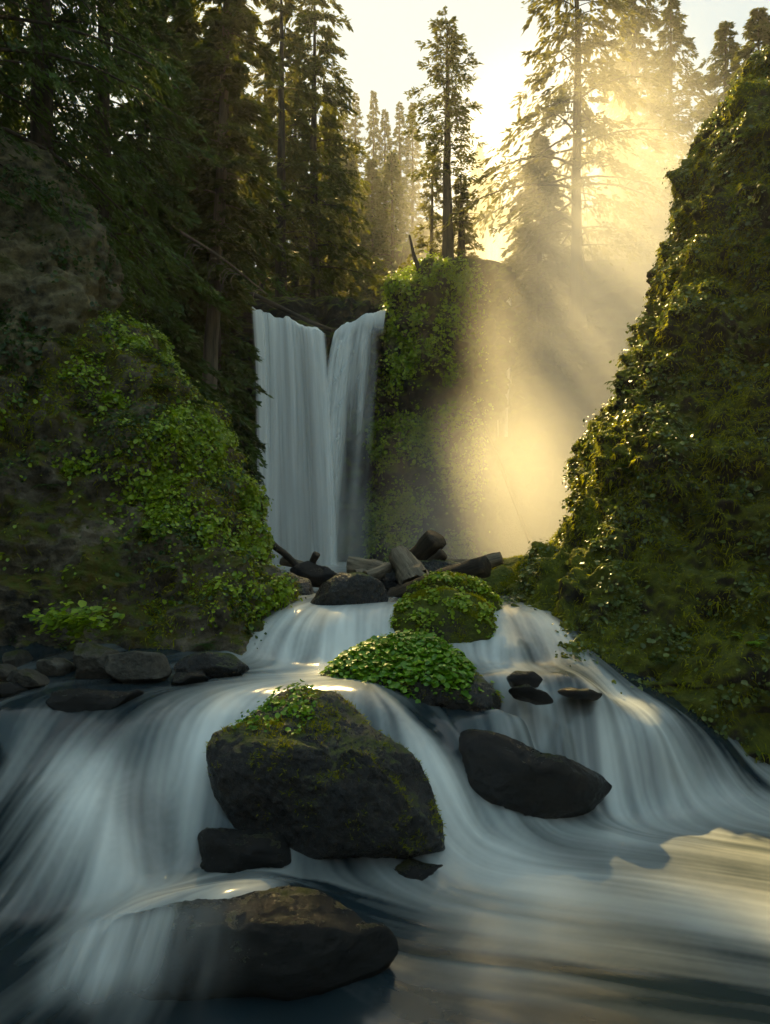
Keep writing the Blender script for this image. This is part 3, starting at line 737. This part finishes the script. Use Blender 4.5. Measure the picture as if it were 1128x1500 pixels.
# fallen snag with curved ribs on the dark slope
g = Geo(); a, b = P(248, 330, 24), P(392, 432, 25)
g.tube(curve([a, (a + b) / 2 + [0, 0, .15], b], 20), np.linspace(.055, .02, 20), 7, 2, .3)
for i in range(11):
    t = random.uniform(.25, .95); p = a + (b - a) * t
    s = random.uniform(.5, 1.3)
    g.tube(curve([p, p + np.array([-.25 * s, -.2, -.1 * s]), p + np.array([-.42 * s, -.3, -.6 * s]), p + np.array([-.25 * s, -.3, -1.1 * s])], 10), np.linspace(.022, .006, 10), 4)
tag(g.build('fallen_tree', M_PALEBARK), 'bare fallen snag with curved rib like branches on the dark left slope', 'dead tree')
# dead limb at the edge of the hump
g = Geo(); g.tube(curve([P(645,408,36.2), P(622,402,36.3), P(608,380,36.4), P(600,345,36.5)], 16), np.linspace(.22, .05, 16), 7, 3, .3)
tag(g.build('dead_limb', M_BARK), 'curved dead limb rising from the left edge of the centre rock', 'dead branch')
# dark pole standing in for the shadow streak across the mist
log('log', P(698,590,26), P(784,812,22), .03, .07, M_DARKWOOD, 'thin pole added for the dark shadow streak in the golden mist under the centre rock', 13, bend=.001)

# ------------------------------------------------------------------ waterfalls
def sheet(name, fn, ns, nv, parent=None, seed=0, alpha=None, mat=None, freq=14, fold=.12, drift=.5):
    s, v = np.meshgrid(np.linspace(0, 1, ns), np.linspace(0, 1, nv), indexing='ij')
    G = fn(s, v)
    q = np.stack([s * freq + seed * 5.1, v * drift, 0 * s + seed], -1)
    st = fbm(q, 4, gain=.5)
    n = grid_normals(G); n *= np.sign(-(n[..., 1]).mean())
    G = G + n * ((st + .5 * fbm(q * .35 + 9, 2)) * fold * sstep(0, .12, v))[..., None]
    al = alpha(s, v, st)
    return mesh(name, G, grid_faces(ns, nv), mat or M_VEIL, parent, {'alpha': np.clip(al, 0, 1)})
fall = empty('waterfall', P(440, 835, 35.5))
tag(fall, 'tall main waterfall dropping in two white curtains into the gorge', 'waterfall')
bx, by, bz = fall.location
def rel(G): return G - np.array([bx, by, bz])
def PP(px, py, d):
    return np.stack([(px - 564) / F * d, d + 0 * px, ZC + (HY - py) / F * d], -1)
def left_fn(off):
    def fn(s, v):
        vv = np.clip((v - .06) / .94, 0, 1)
        lip = np.interp(s, [0, .08, .2, .35, .5, .7, .85, 1], [438, 446, 452, 456, 460, 464, 470, 480]) + 12 * fbm(np.stack([s * 5, 0 * s, 0 * s + 3], -1), 3)
        px = (366 + 108 * s + 7 * fbm(np.stack([s * 3, vv * 1.5, 0 * s + 5], -1), 2)) * (1 - vv ** .7) + (376 + 122 * s) * vv ** .7
        py = lip + (838 - lip) * vv ** 1.0
        d = 36.8 - off - 4.0 * vv ** .75 + .5 * np.sin(s * 5)
        back = np.clip(1 - v / .06, 0, 1)
        G = PP(px, py, d); G[..., 1] += back * 2.0; G[..., 2] += back * .08 - .25 * (1 - sstep(0, .03, vv)) * (1 - back)
        return rel(G)
    return fn
def right_fn(off):
    def fn(s, v):
        vv = np.clip((v - .06) / .94, 0, 1)
        lip = np.interp(s, [0, .2, .5, .8, 1], [480, 472, 464, 458, 452]) + 6 * fbm(np.stack([s * 5, 0 * s, 0 * s + 8], -1), 3)
        px = (493 + 74 * s) * (1 - vv ** .6) + (452 + 96 * s ** 1.2) * vv ** .6
        py = lip + (838 - lip) * vv
        stp = .35 * np.floor(vv * 7 + s * 2) / 7 + .65 * vv
        d = 37.0 - off - 4.0 * stp ** .75
        back = np.clip(1 - v / .06, 0, 1)
        G = PP(px, py, d); G[..., 1] += back * 2.0; G[..., 2] += back * .1
        return rel(G)
    return fn
def al_left(k):
    return lambda s, v, st: (sstep(0, .10, s + .03 * st) * sstep(0, .10, 1 - s + .05 * st)) * (k + .9 * st) * (1 - .25 * sstep(.8, 1, v))
def al_right(k):
    def f(s, v, st):
        core = sstep(0, .06, s) * (1 - sstep(.34, .55, s + .1 * st))
        wisp = (.30 + 1.0 * st) * sstep(.95, .8, s) * (1 - .75 * sstep(.25, .6, v))
        top = sstep(.16, .06, v) * .75
        return np.maximum(np.maximum(core * (k + .8 * st), wisp), top * (s < .99)) * (1 - .2 * sstep(.8, 1, v))
    return f
sheet('curtain', left_fn(0), 160, 90, fall, 1, al_left(1.15), freq=5, drift=.35, fold=.35)
sheet('curtain', left_fn(.35), 160, 90, fall, 2, al_left(.6), freq=7, drift=.5)
sheet('curtain', right_fn(0), 140, 120, fall, 3, al_right(1.25), fold=.3, freq=5, drift=1.2)
sheet('curtain', right_fn(.3), 140, 120, fall, 4, al_right(.6), freq=7, drift=2.0)
# thin fall right of the hump and the far upper fall
def simple_fall(name, top, bot, d0, d1, label, a, seed, freq=6):
    def fn(s, v):
        px = (top[0] + (top[1] - top[0]) * s) * (1 - v) + (bot[0] + (bot[1] - bot[0]) * s) * v
        py = top[2] + (bot[2] - top[2]) * v
        G = PP(px, py, d0 + (d1 - d0) * v ** .5); G[..., 1] += np.clip(1 - v / .05, 0, 1) * 2.5
        return G
    o = sheet(name, fn, 60, 80, None, seed, lambda s, v, st: sstep(0, .25, s) * sstep(0, .25, 1 - s) * (a + .9 * st) * (1 - .6 * sstep(.5, 1, v)), freq=freq, fold=.1, drift=1.5)
    tag(o, label, 'waterfall'); return o
simple_fall('waterfall', (728, 752, 403), (722, 752, 640), 39.0, 37.4, 'thin misty waterfall slipping down right of the centre rock', .5, 7)
simple_fall('waterfall', (706, 754, 326), (704, 762, 470), 63.0, 61.0, 'distant upper waterfall glowing behind the centre rock', .8, 8)
# veil over the left side of the nearest boulder
def veil_fn(s, v):
    top = np.stack([np.interp(s, [0, 1], [80, 400]), np.interp(s, [0, .5, 1], [1350, 1308, 1288])], -1)
    bot = np.stack([np.interp(s, [0, 1], [0, 360]), np.interp(s, [0, 1], [1500, 1520])], -1)
    px = top[..., 0] * (1 - v) + bot[..., 0] * v; py = top[..., 1] * (1 - v) + bot[..., 1] * v
    d = np.interp(s, [0, 1], [4.72, 4.66]) + .20 * (1 - v) ** 2 - .2 * v
    return PP(px, py, d)
kind(sheet('water_veil', veil_fn, 140, 80, None, 11, lambda s, v, st: (.55 + .6 * st - .25 * s) * sstep(0, .25, s) * sstep(0, .75, 1 - s) * sstep(0, .2, v) * sstep(0, .5, 1 - v), freq=9, fold=.03, drift=.6), 'structure')

# ------------------------------------------------------------------ ground cover on the rocks
def clump(scale, lo, hi, seed):
    def f(G, n): return sstep(lo, hi, fbm(G * scale + seed, 4)) + .02
    return f
def pxd(G):  # photo pixel of a world point, for choosing where plants grow
    return 564 + G[..., 0] / G[..., 1] * F, HY - (G[..., 2] - ZC) / G[..., 1] * F
def bare(G):                     # the undercut grey rock low on the left stays nearly bare
    a, b = pxd(G); return 1 - .93 * sstep(250, 190, a + 25 * fbm(G * 1.5, 3)) * sstep(690, 740, b + 30 * fbm(G * 1.1 + 5, 3))
def dens_left(G, n):
    x = G[..., 0]; z = G[..., 2]
    return (sstep(.0, .3, fbm(G * .9 + 3, 4)) * (.1 + sstep(-.1, .3, fbm(G * 3 + 8, 3))) + .012) * (sstep(-5.2, -2.6, x + .25 * (z - 2)) * .85 + .15) * sstep(1.7, 2.2, z) * bare(G)
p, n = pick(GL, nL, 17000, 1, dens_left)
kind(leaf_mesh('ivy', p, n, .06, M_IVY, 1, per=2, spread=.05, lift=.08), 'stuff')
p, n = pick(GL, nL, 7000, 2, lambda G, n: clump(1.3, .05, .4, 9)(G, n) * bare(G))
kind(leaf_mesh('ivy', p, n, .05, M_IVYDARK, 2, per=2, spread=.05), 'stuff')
p, n = pick(GL, nL, 30000, 3, lambda G, n: clump(.8, -.2, .3, 5)(G, n) * bare(G))
kind(strand_mesh('moss', p, n, .10, .008, M_STRAND, 3), 'stuff')
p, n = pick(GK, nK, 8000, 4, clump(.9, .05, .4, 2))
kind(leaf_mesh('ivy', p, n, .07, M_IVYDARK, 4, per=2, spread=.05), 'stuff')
p, n = pick(GR, nR, 120000, 5, clump(.9, -.35, .25, 4))
kind(strand_mesh('moss', p, n, .11, .008, M_STRAND, 5, hang=1.6), 'stuff')
p, n = pick(GR, nR, 32000, 6, clump(1.2, -.1, .3, 14))
kind(leaf_mesh('cliff_leaves', p, n, .06, M_RLEAF, 6, per=2, spread=.05, lift=.08, up=.7), 'stuff')
p, n = pick(GM, nM, 20000, 7)
kind(strand_mesh('moss', p, n, .07, .008, M_STRAND, 7, hang=.3), 'stuff')
p, n = pick(GH, nH, 15000, 8, lambda G, n: clump(.5, -.2, .3, 3)(G, n) * sstep(715, 670, pxd(G)[0]))
kind(leaf_mesh('ivy', p, n, .15, M_IVY, 8, per=2, spread=.12, lift=.2), 'stuff')
p, n = pick(GB2, nB2, 8000, 9, clump(.5, -.2, .3, 3))
kind(leaf_mesh('shrubs', p, n, .25, M_IVYDARK, 9, per=3, spread=.3, lift=.3), 'stuff')
# clover on its boulder (upper part only)
def dens_clover(G, n):
    x, y = pxd(G); return sstep(1030, 975, y + 18 * fbm(G * 3, 3)) * (x < 690) * (n[..., 2] > -.1) * sstep(470, 510, x) + .01 * (y < 1060)
p, n = pick(Gc_, nc_, 2600, 10, dens_clover)
kind(leaf_mesh('clover', p, n, .062, M_CLOVER, 10, per=2, spread=.02, lift=.05, up=1.0, aspect=.95), 'stuff')
def dens_bigtop(G, n):
    x, y = pxd(G); return sstep(1085, 1040, y) * (x > 340) * (x < 470) * (fbm(G * 5, 3) > .0)
p, n = pick(Gb, nb_, 260, 11, dens_bigtop)
kind(leaf_mesh('stream_plants', p, n, .05, M_CLOVER, 11, per=2, spread=.02, lift=.04), 'stuff')
for (G_, n_, s_) in ((Gg1, ng1, 12), (Gg2, ng2, 13)):
    p, n = pick(G_, n_, 700, s_, lambda G, n: sstep(.2, .7, n[..., 2]) * (fbm(G * 4, 3) > .05) + .005)
    kind(leaf_mesh('clover', p, n, .05, M_IVY, s_, per=2, spread=.02, lift=.05), 'stuff')
for (G_, n_, s_, k_) in ((Gc_, nc_, 31, 2500), (Gg1, ng1, 32, 6000), (Gg2, ng2, 33, 4000), (Gr6, nr6, 34, 3500), (Gr5, nr5, 35, 2500), (Gb, nb_, 36, 2500)):
    p, n = pick(G_, n_, k_, s_, lambda G, n: sstep(.0, .6, n[..., 2]) * sstep(-.1, .3, fbm(G * 3 + 4, 3)) + .003)
    kind(strand_mesh('moss', p, n, .045, .005, M_STRAND, s_, hang=.4), 'stuff')
def ground_pts(n, x0, x1, y0, y1, seed, cond=lambda x, y, z: x == x):
    r = np.random.RandomState(seed); x = r.uniform(x0, x1, n); y = r.uniform(y0, y1, n); z = terr(x, y)
    k = cond(x, y, z) & (fbm(np.stack([x * .4, y * .4, 0 * x], -1), 3) > -.15)
    return np.stack([x, y, z], -1)[k]
# ferns: arching fronds of paired leaflets
def fern_mesh(name, spots, size, mat, seed=0):
    r = np.random.RandomState(seed); B = []; A = []; NN = []; LL = []
    for c, nr in spots:
        for f in range(r.randint(7, 12)):
            a = r.uniform(0, 2 * pi); out = unit(np.array([math.cos(a), math.sin(a), 0]) + nr * .8); L = size * r.uniform(.6, 1.2)
            t = np.linspace(.08, 1, 16)[:, None]
            sp = c + out * L * t + np.array([0, 0, 1.]) * L * (.55 * t - .85 * t * t)
            sd = unit(np.cross(out, [0, 0, 1.])); w = L * .22 * np.sin(t * pi * .85 + .35)
            for sg in (1, -1):
                B.append(sp); A.append(unit(np.tile(sd * sg, (16, 1)) + out * .35 + np.array([0, 0, -.25]))); LL.append(w); NN.append(np.tile([0.05, .05, 1.], (16, 1)) + r.normal(size=(16, 3)) * .15)
    B = np.concatenate(B); A = np.concatenate(A); LL = np.concatenate(LL); NN = np.concatenate(NN)
    NN = unit(NN - (NN * A).sum(-1, keepdims=True) * A)
    V, f = frond_quads(B, A, NN, LL, LL * .17 + .002)
    return mesh(name, V, f, mat, None, {'tint': np.repeat(np.clip(r.normal(size=len(B)) * .15 + .55, 0, 1), 4)}, smooth=False)
def spots_of(G, n, k, seed, dens=None):
    p, q = pick(G, n, k, seed, dens); return list(zip(p, q))
tag(fern_mesh('fern', [(np.array(P(1096, 945, 9.3)), np.array([-.4, -.8, .5]))], .34, M_CLOVER, 51), 'bright green fern low on the right cliff near the right edge', 'fern')
kind(fern_mesh('ferns', spots_of(GR, nR, 60, 52, clump(1.0, .0, .3, 6)), .30, M_IVYDARK, 52), 'stuff')
kind(fern_mesh('ferns', spots_of(GL, nL, 60, 53, clump(1.0, .0, .3, 6)), .32, M_IVYDARK, 53), 'stuff')
p = ground_pts(700, -14, -4, 12, 34, 54, lambda x, y, z: z > 5)
kind(fern_mesh('ferns', [(q, np.array([.3, -.5, .8])) for q in p], .8, M_IVYDARK, 54), 'stuff')
# leafy plants at the foot of the left cliff
p = np.array([P(random.gauss(105, 28), random.gauss(912, 12), 9.1 + random.uniform(-.2, .2)) for _ in range(420)]); n = np.tile([[0, -.4, 1.]], (420, 1))
kind(leaf_mesh('shore_plants', p, n, .085, M_IVY, 15), 'stuff')

p = ground_pts(9000, -24, 20, 38, 70, 21, lambda x, y, z: z > 9); kind(leaf_mesh('undergrowth', p, np.tile([[0, -.2, 1.]], (len(p), 1)), .42, M_IVYDARK, 21, per=3, spread=.4, lift=1.0), 'stuff')
p = ground_pts(16000, -20, -4, 13, 40, 22, lambda x, y, z: z > 5); kind(leaf_mesh('undergrowth', p, np.tile([[.4, -.4, 1.]], (len(p), 1)), .20, M_IVYDARK, 22, per=3, spread=.25, lift=.6), 'stuff')

# ------------------------------------------------------------------ trees
def at(px, d, z): return np.array([(px - 564) / F * d, d, z])
def tz(py, d): return ZC + (HY - py) / F * d
# lone tree on the hump
zb = tz(402, 38.2)
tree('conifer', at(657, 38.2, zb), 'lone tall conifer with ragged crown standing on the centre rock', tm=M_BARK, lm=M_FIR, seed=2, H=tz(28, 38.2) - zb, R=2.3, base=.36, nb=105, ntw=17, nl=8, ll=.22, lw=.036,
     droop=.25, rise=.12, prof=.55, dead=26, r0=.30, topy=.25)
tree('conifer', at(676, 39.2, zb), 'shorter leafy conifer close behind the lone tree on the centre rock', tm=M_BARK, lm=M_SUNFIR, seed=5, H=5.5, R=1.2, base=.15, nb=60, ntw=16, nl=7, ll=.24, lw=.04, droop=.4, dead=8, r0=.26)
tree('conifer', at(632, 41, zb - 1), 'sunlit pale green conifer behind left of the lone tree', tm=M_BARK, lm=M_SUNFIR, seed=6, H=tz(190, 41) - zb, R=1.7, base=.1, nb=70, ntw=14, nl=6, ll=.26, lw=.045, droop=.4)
# prototypes for the wood behind
kw_far = dict(nb=150, ntw=18, nl=8, ll=.5, lw=.10, droop=.4, rise=.1, topy=.01, prof=1.0)
protos = []
far_spots = [ # px, top py, depth, label
 (487,175,120,'short dark fir at the left end of the distant row'),
 (505,150,150,'slim fir second in the distant row from the left trees'),
 (522,138,160,'tall pointed fir in the middle of the distant row'),
 (548,133,160,'tallest pointed fir of the distant row'),
 (566,160,150,'fir just right of the tallest one in the distant row'),
 (586,152,150,'fir left of the lone tree, in the distant row'),
 (604,150,140,'broad fir right behind the lone tree on its left'),
 (700,215,120,'low hazy fir between the lone tree and the big right tree'),
 (718,250,110,'small glowing fir in the bright gap above the upper waterfall'),
]
for i, (px, py, d, lb) in enumerate(far_spots):
    zt = tz(py, d); x = at(px, d, 0)[0]; zg = hill_z(x, d) - 1; H = max(18, min(zt - zg, 46))
    if i < 3:
        e = tree('fir', (x, d, zt - H), lb, seed=40 + i, H=H, R=7.0 + i * .5, base=.04, **kw_far); protos.append((e, H))
    else:
        e0, H0 = protos[i % 3]; tree_copy(e0, (x, d, zt - H), lb, i * 1.3, (1.0, 1.0, H / H0))
# nearer middle firs that stand behind the main fall
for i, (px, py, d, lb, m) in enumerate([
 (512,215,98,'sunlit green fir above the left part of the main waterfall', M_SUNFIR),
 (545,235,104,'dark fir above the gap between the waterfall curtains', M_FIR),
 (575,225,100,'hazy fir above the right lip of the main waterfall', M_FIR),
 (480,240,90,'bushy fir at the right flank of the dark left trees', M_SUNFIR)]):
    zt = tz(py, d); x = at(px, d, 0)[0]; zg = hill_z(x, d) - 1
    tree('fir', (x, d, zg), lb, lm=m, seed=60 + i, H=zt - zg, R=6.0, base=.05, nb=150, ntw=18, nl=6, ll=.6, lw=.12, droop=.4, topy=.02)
# dark trees on the left
left = [
 (335,10,40,'large dark cedar filling the left bank beside the main waterfall', 4.2, .03, M_CEDAR, M_BARK),
 (464,-30,47,'dark cedar at the right edge of the left bank trees', 3.6, .03, M_FIR, M_BARK),
 (385,75,60,'hazy cedar showing behind the loose sunlit cedar', 4.6, .02, M_FIR, M_BARK),
 (432,95,62,'hazy pointed fir seen between the right edge cedar and the loose one', 4.2, .02, M_FIR, M_BARK),
 (486,150,58,'green fir peeking out right of the left bank trees', 3.6, .02, M_SUNFIR, M_BARK),
 (315,60,33,'dark cedar between the large one and the leaning pale trunk', 2.8, .03, M_CEDAR, M_BARK),
 (412,-70,43,'loose sunlit cedar between the large cedar and the right edge of the left bank trees', 3.8, .03, M_SUNFIR, M_BARK),
 (283,-220,27,'tree with thick pale trunk on the left slope', 2.6, .40, M_FIR, M_PALEBARK),
 (256,-160,29,'thinner pale trunk left of the thick one', 2.2, .42, M_FIR, M_PALEBARK),
 (215,-60,24,'dark bushy cedar behind the overhanging branches', 3.2, .03, M_CEDAR, M_BARK),
 (262,190,29,'short dense cedar on the dark slope', 2.2, .02, M_CEDAR, M_BARK),
 (408,200,75,'low dense cedar right above the left waterfall lip', 4.4, .02, M_CEDAR, M_BARK),
 (290,240,34,'low dark cedar above the fallen snag', 2.2, .02, M_CEDAR, M_BARK),
]
for i, (px, py, d, lb, R, base, m, tmm) in enumerate(left):
    x = at(px, d, 0)[0]; zg = hill_z(x, d) - .5; zt = tz(py, d)
    if px > 360: zg = max(zg, 14.5)
    tree('cedar' if m is M_CEDAR else 'fir', (x, d, zg), lb, lm=m, tm=tmm, seed=80 + i, H=zt - zg, R=R * (1.42 if px == 464 else 1), base=base, nb=200 if px < 380 else (90 if px < 420 else 170), ntw=28, nl=11, ll=.30, lw=.056, droop=.5, sag=.5, prof=.8 if px != 464 else .6, r0=.36 if tmm is M_PALEBARK else None,
         lean=(.06 if tmm is M_PALEBARK and R > 2.4 else 0, 0))
# overhanging cedar, near, at top left
for i, (px, d, z0, H, R, lb) in enumerate([(-60, 12.5, 8.2, 13, 3.6, 'near cedar overhanging the top left corner with drooping fronds'),
                                           (60, 14.5, 8.8, 14, 2.8, 'second near cedar behind the overhanging one at upper left'),
                                           (150, 17.0, 8.0, 14, 2.4, 'cedar standing above the ivy cliff left of the pale trunks'),
                                           (15, 21.0, 9.0, 19, 3.2, 'tall cedar filling the left edge behind the overhanging fronds')]):
    tree('cedar', at(px, d, z0), lb, lm=M_CEDAR, seed=110 + i, H=H, R=R, base=.01, nb=170, ntw=30, nl=12, ll=.15, lw=.02, droop=.55, sag=.7, prof=.5)
# right side
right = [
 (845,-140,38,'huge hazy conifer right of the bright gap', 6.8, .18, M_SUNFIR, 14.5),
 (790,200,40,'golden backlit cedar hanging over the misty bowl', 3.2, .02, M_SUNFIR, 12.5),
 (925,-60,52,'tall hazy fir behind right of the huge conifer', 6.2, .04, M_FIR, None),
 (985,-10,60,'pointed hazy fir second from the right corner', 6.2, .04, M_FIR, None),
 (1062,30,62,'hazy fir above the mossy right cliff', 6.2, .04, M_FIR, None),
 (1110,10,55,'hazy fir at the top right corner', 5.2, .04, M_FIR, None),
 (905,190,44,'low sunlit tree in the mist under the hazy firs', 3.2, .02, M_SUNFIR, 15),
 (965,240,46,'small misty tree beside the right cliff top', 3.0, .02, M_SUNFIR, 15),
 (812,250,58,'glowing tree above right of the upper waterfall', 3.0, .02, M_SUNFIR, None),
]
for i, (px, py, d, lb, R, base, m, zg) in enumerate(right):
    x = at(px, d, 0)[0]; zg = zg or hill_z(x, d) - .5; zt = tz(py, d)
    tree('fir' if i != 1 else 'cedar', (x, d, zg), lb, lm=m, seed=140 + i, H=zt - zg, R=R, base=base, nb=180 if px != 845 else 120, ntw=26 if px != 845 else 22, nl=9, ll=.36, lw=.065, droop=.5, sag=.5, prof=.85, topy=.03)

# ------------------------------------------------------------------ air
def mat_vol(name, dens, aniso, col=(1, 1, 1)):
    m = D.materials.new(name); m.use_nodes = True; t = m.node_tree; t.nodes.clear()
    o = t.nodes.new('ShaderNodeOutputMaterial'); v = t.nodes.new('ShaderNodeVolumePrincipled')
    v.inputs['Density'].default_value = dens; v.inputs['Anisotropy'].default_value = aniso; v.inputs['Color'].default_value = (*col, 1)
    t.links.new(v.outputs[0], o.inputs['Volume']); return m
def box(name, x0, x1, y0, y1, z0, z1, mat):
    V = np.array([[x, y, z] for x in (x0, x1) for y in (y0, y1) for z in (z0, z1)])
    f = np.array([[0, 1, 3, 2], [4, 6, 7, 5], [0, 4, 5, 1], [2, 3, 7, 6], [0, 2, 6, 4], [1, 5, 7, 3]])
    return outward(mesh(name, V, f, mat, smooth=False))
kind(box('haze', -261, 261, -31, 321, -3, 175, mat_vol('haze_air', .00035, .45)), 'stuff')
# spray mist in the bowl: a soft closed puff
def puff(name, c, r, dens, aniso=.5, seed=0):
    th = np.linspace(0, 2 * pi, 48, endpoint=False)[:, None]; ph = np.linspace(.02, pi - .02, 32)[None]
    G = np.stack([np.cos(th) * np.sin(ph), np.sin(th) * np.sin(ph), np.cos(ph) + 0 * th], -1)
    G = G * np.array(r)
    V = G.reshape(-1, 3); n = len(V); V = np.concatenate([V, [G[:, 0].mean(0), G[:, -1].mean(0)]])
    i = np.arange(48); j = (i + 1) % 48
    m = mat_vol(name, dens, aniso); t = m.node_tree; N = t.nodes
    vol = [k for k in N if k.type == 'PRINCIPLED_VOLUME'][0]
    tc = N.new('ShaderNodeTexCoord'); mp = N.new('ShaderNodeMapping'); mp.inputs['Scale'].default_value = tuple(1 / x for x in r)
    ln = N.new('ShaderNodeVectorMath'); ln.operation = 'LENGTH'; rg = N.new('ShaderNodeMapRange'); rg.interpolation_type = 'SMOOTHSTEP'
    for k, v in zip(('From Min', 'From Max', 'To Min', 'To Max'), (1.0, .25, 0.0, dens)): rg.inputs[k].default_value = v
    nz = N.new('ShaderNodeTexNoise'); nz.inputs['Scale'].default_value = .22; nz.inputs['Detail'].default_value = 3
    r2 = N.new('ShaderNodeMapRange'); 
    for k, v in zip(('From Min', 'From Max', 'To Min', 'To Max'), (.3, .7, .55, 1.45)): r2.inputs[k].default_value = v
    mu = N.new('ShaderNodeMath'); mu.operation = 'MULTIPLY'
    L = t.links.new
    L(tc.outputs['Object'], mp.inputs[0]); L(mp.outputs[0], ln.inputs[0]); L(ln.outputs['Value'], rg.inputs['Value']); L(tc.outputs['Object'], nz.inputs['Vector'])
    L(nz.outputs['Fac'], r2.inputs['Value']); L(rg.outputs[0], mu.inputs[0]); L(r2.outputs[0], mu.inputs[1]); L(mu.outputs[0], vol.inputs['Density'])
    o = mesh(name, V, [grid_faces(48, 32, True), np.stack([i * 32, np.full(48, n), j * 32], 1), np.stack([i * 32 + 31, j * 32 + 31, np.full(48, n + 1)], 1)], m)
    outward(o); o.location = c; return kind(o, 'stuff')
puff('spray_mist', (7.6, 24, 9.5), (5.6, 6.5, 11.5), .10, .5, 1)
puff('spray_mist', (3.4, 19.5, 3.6), (4.6, 5.5, 4.6), .10, .5, 4)
puff('spray_mist', (9.5, 43, 21), (10, 7, 14), .07, .5, 2)
puff('spray_mist', (-3.2, 31, 3.5), (3.6, 4.5, 4.0), .08, .5, 3)
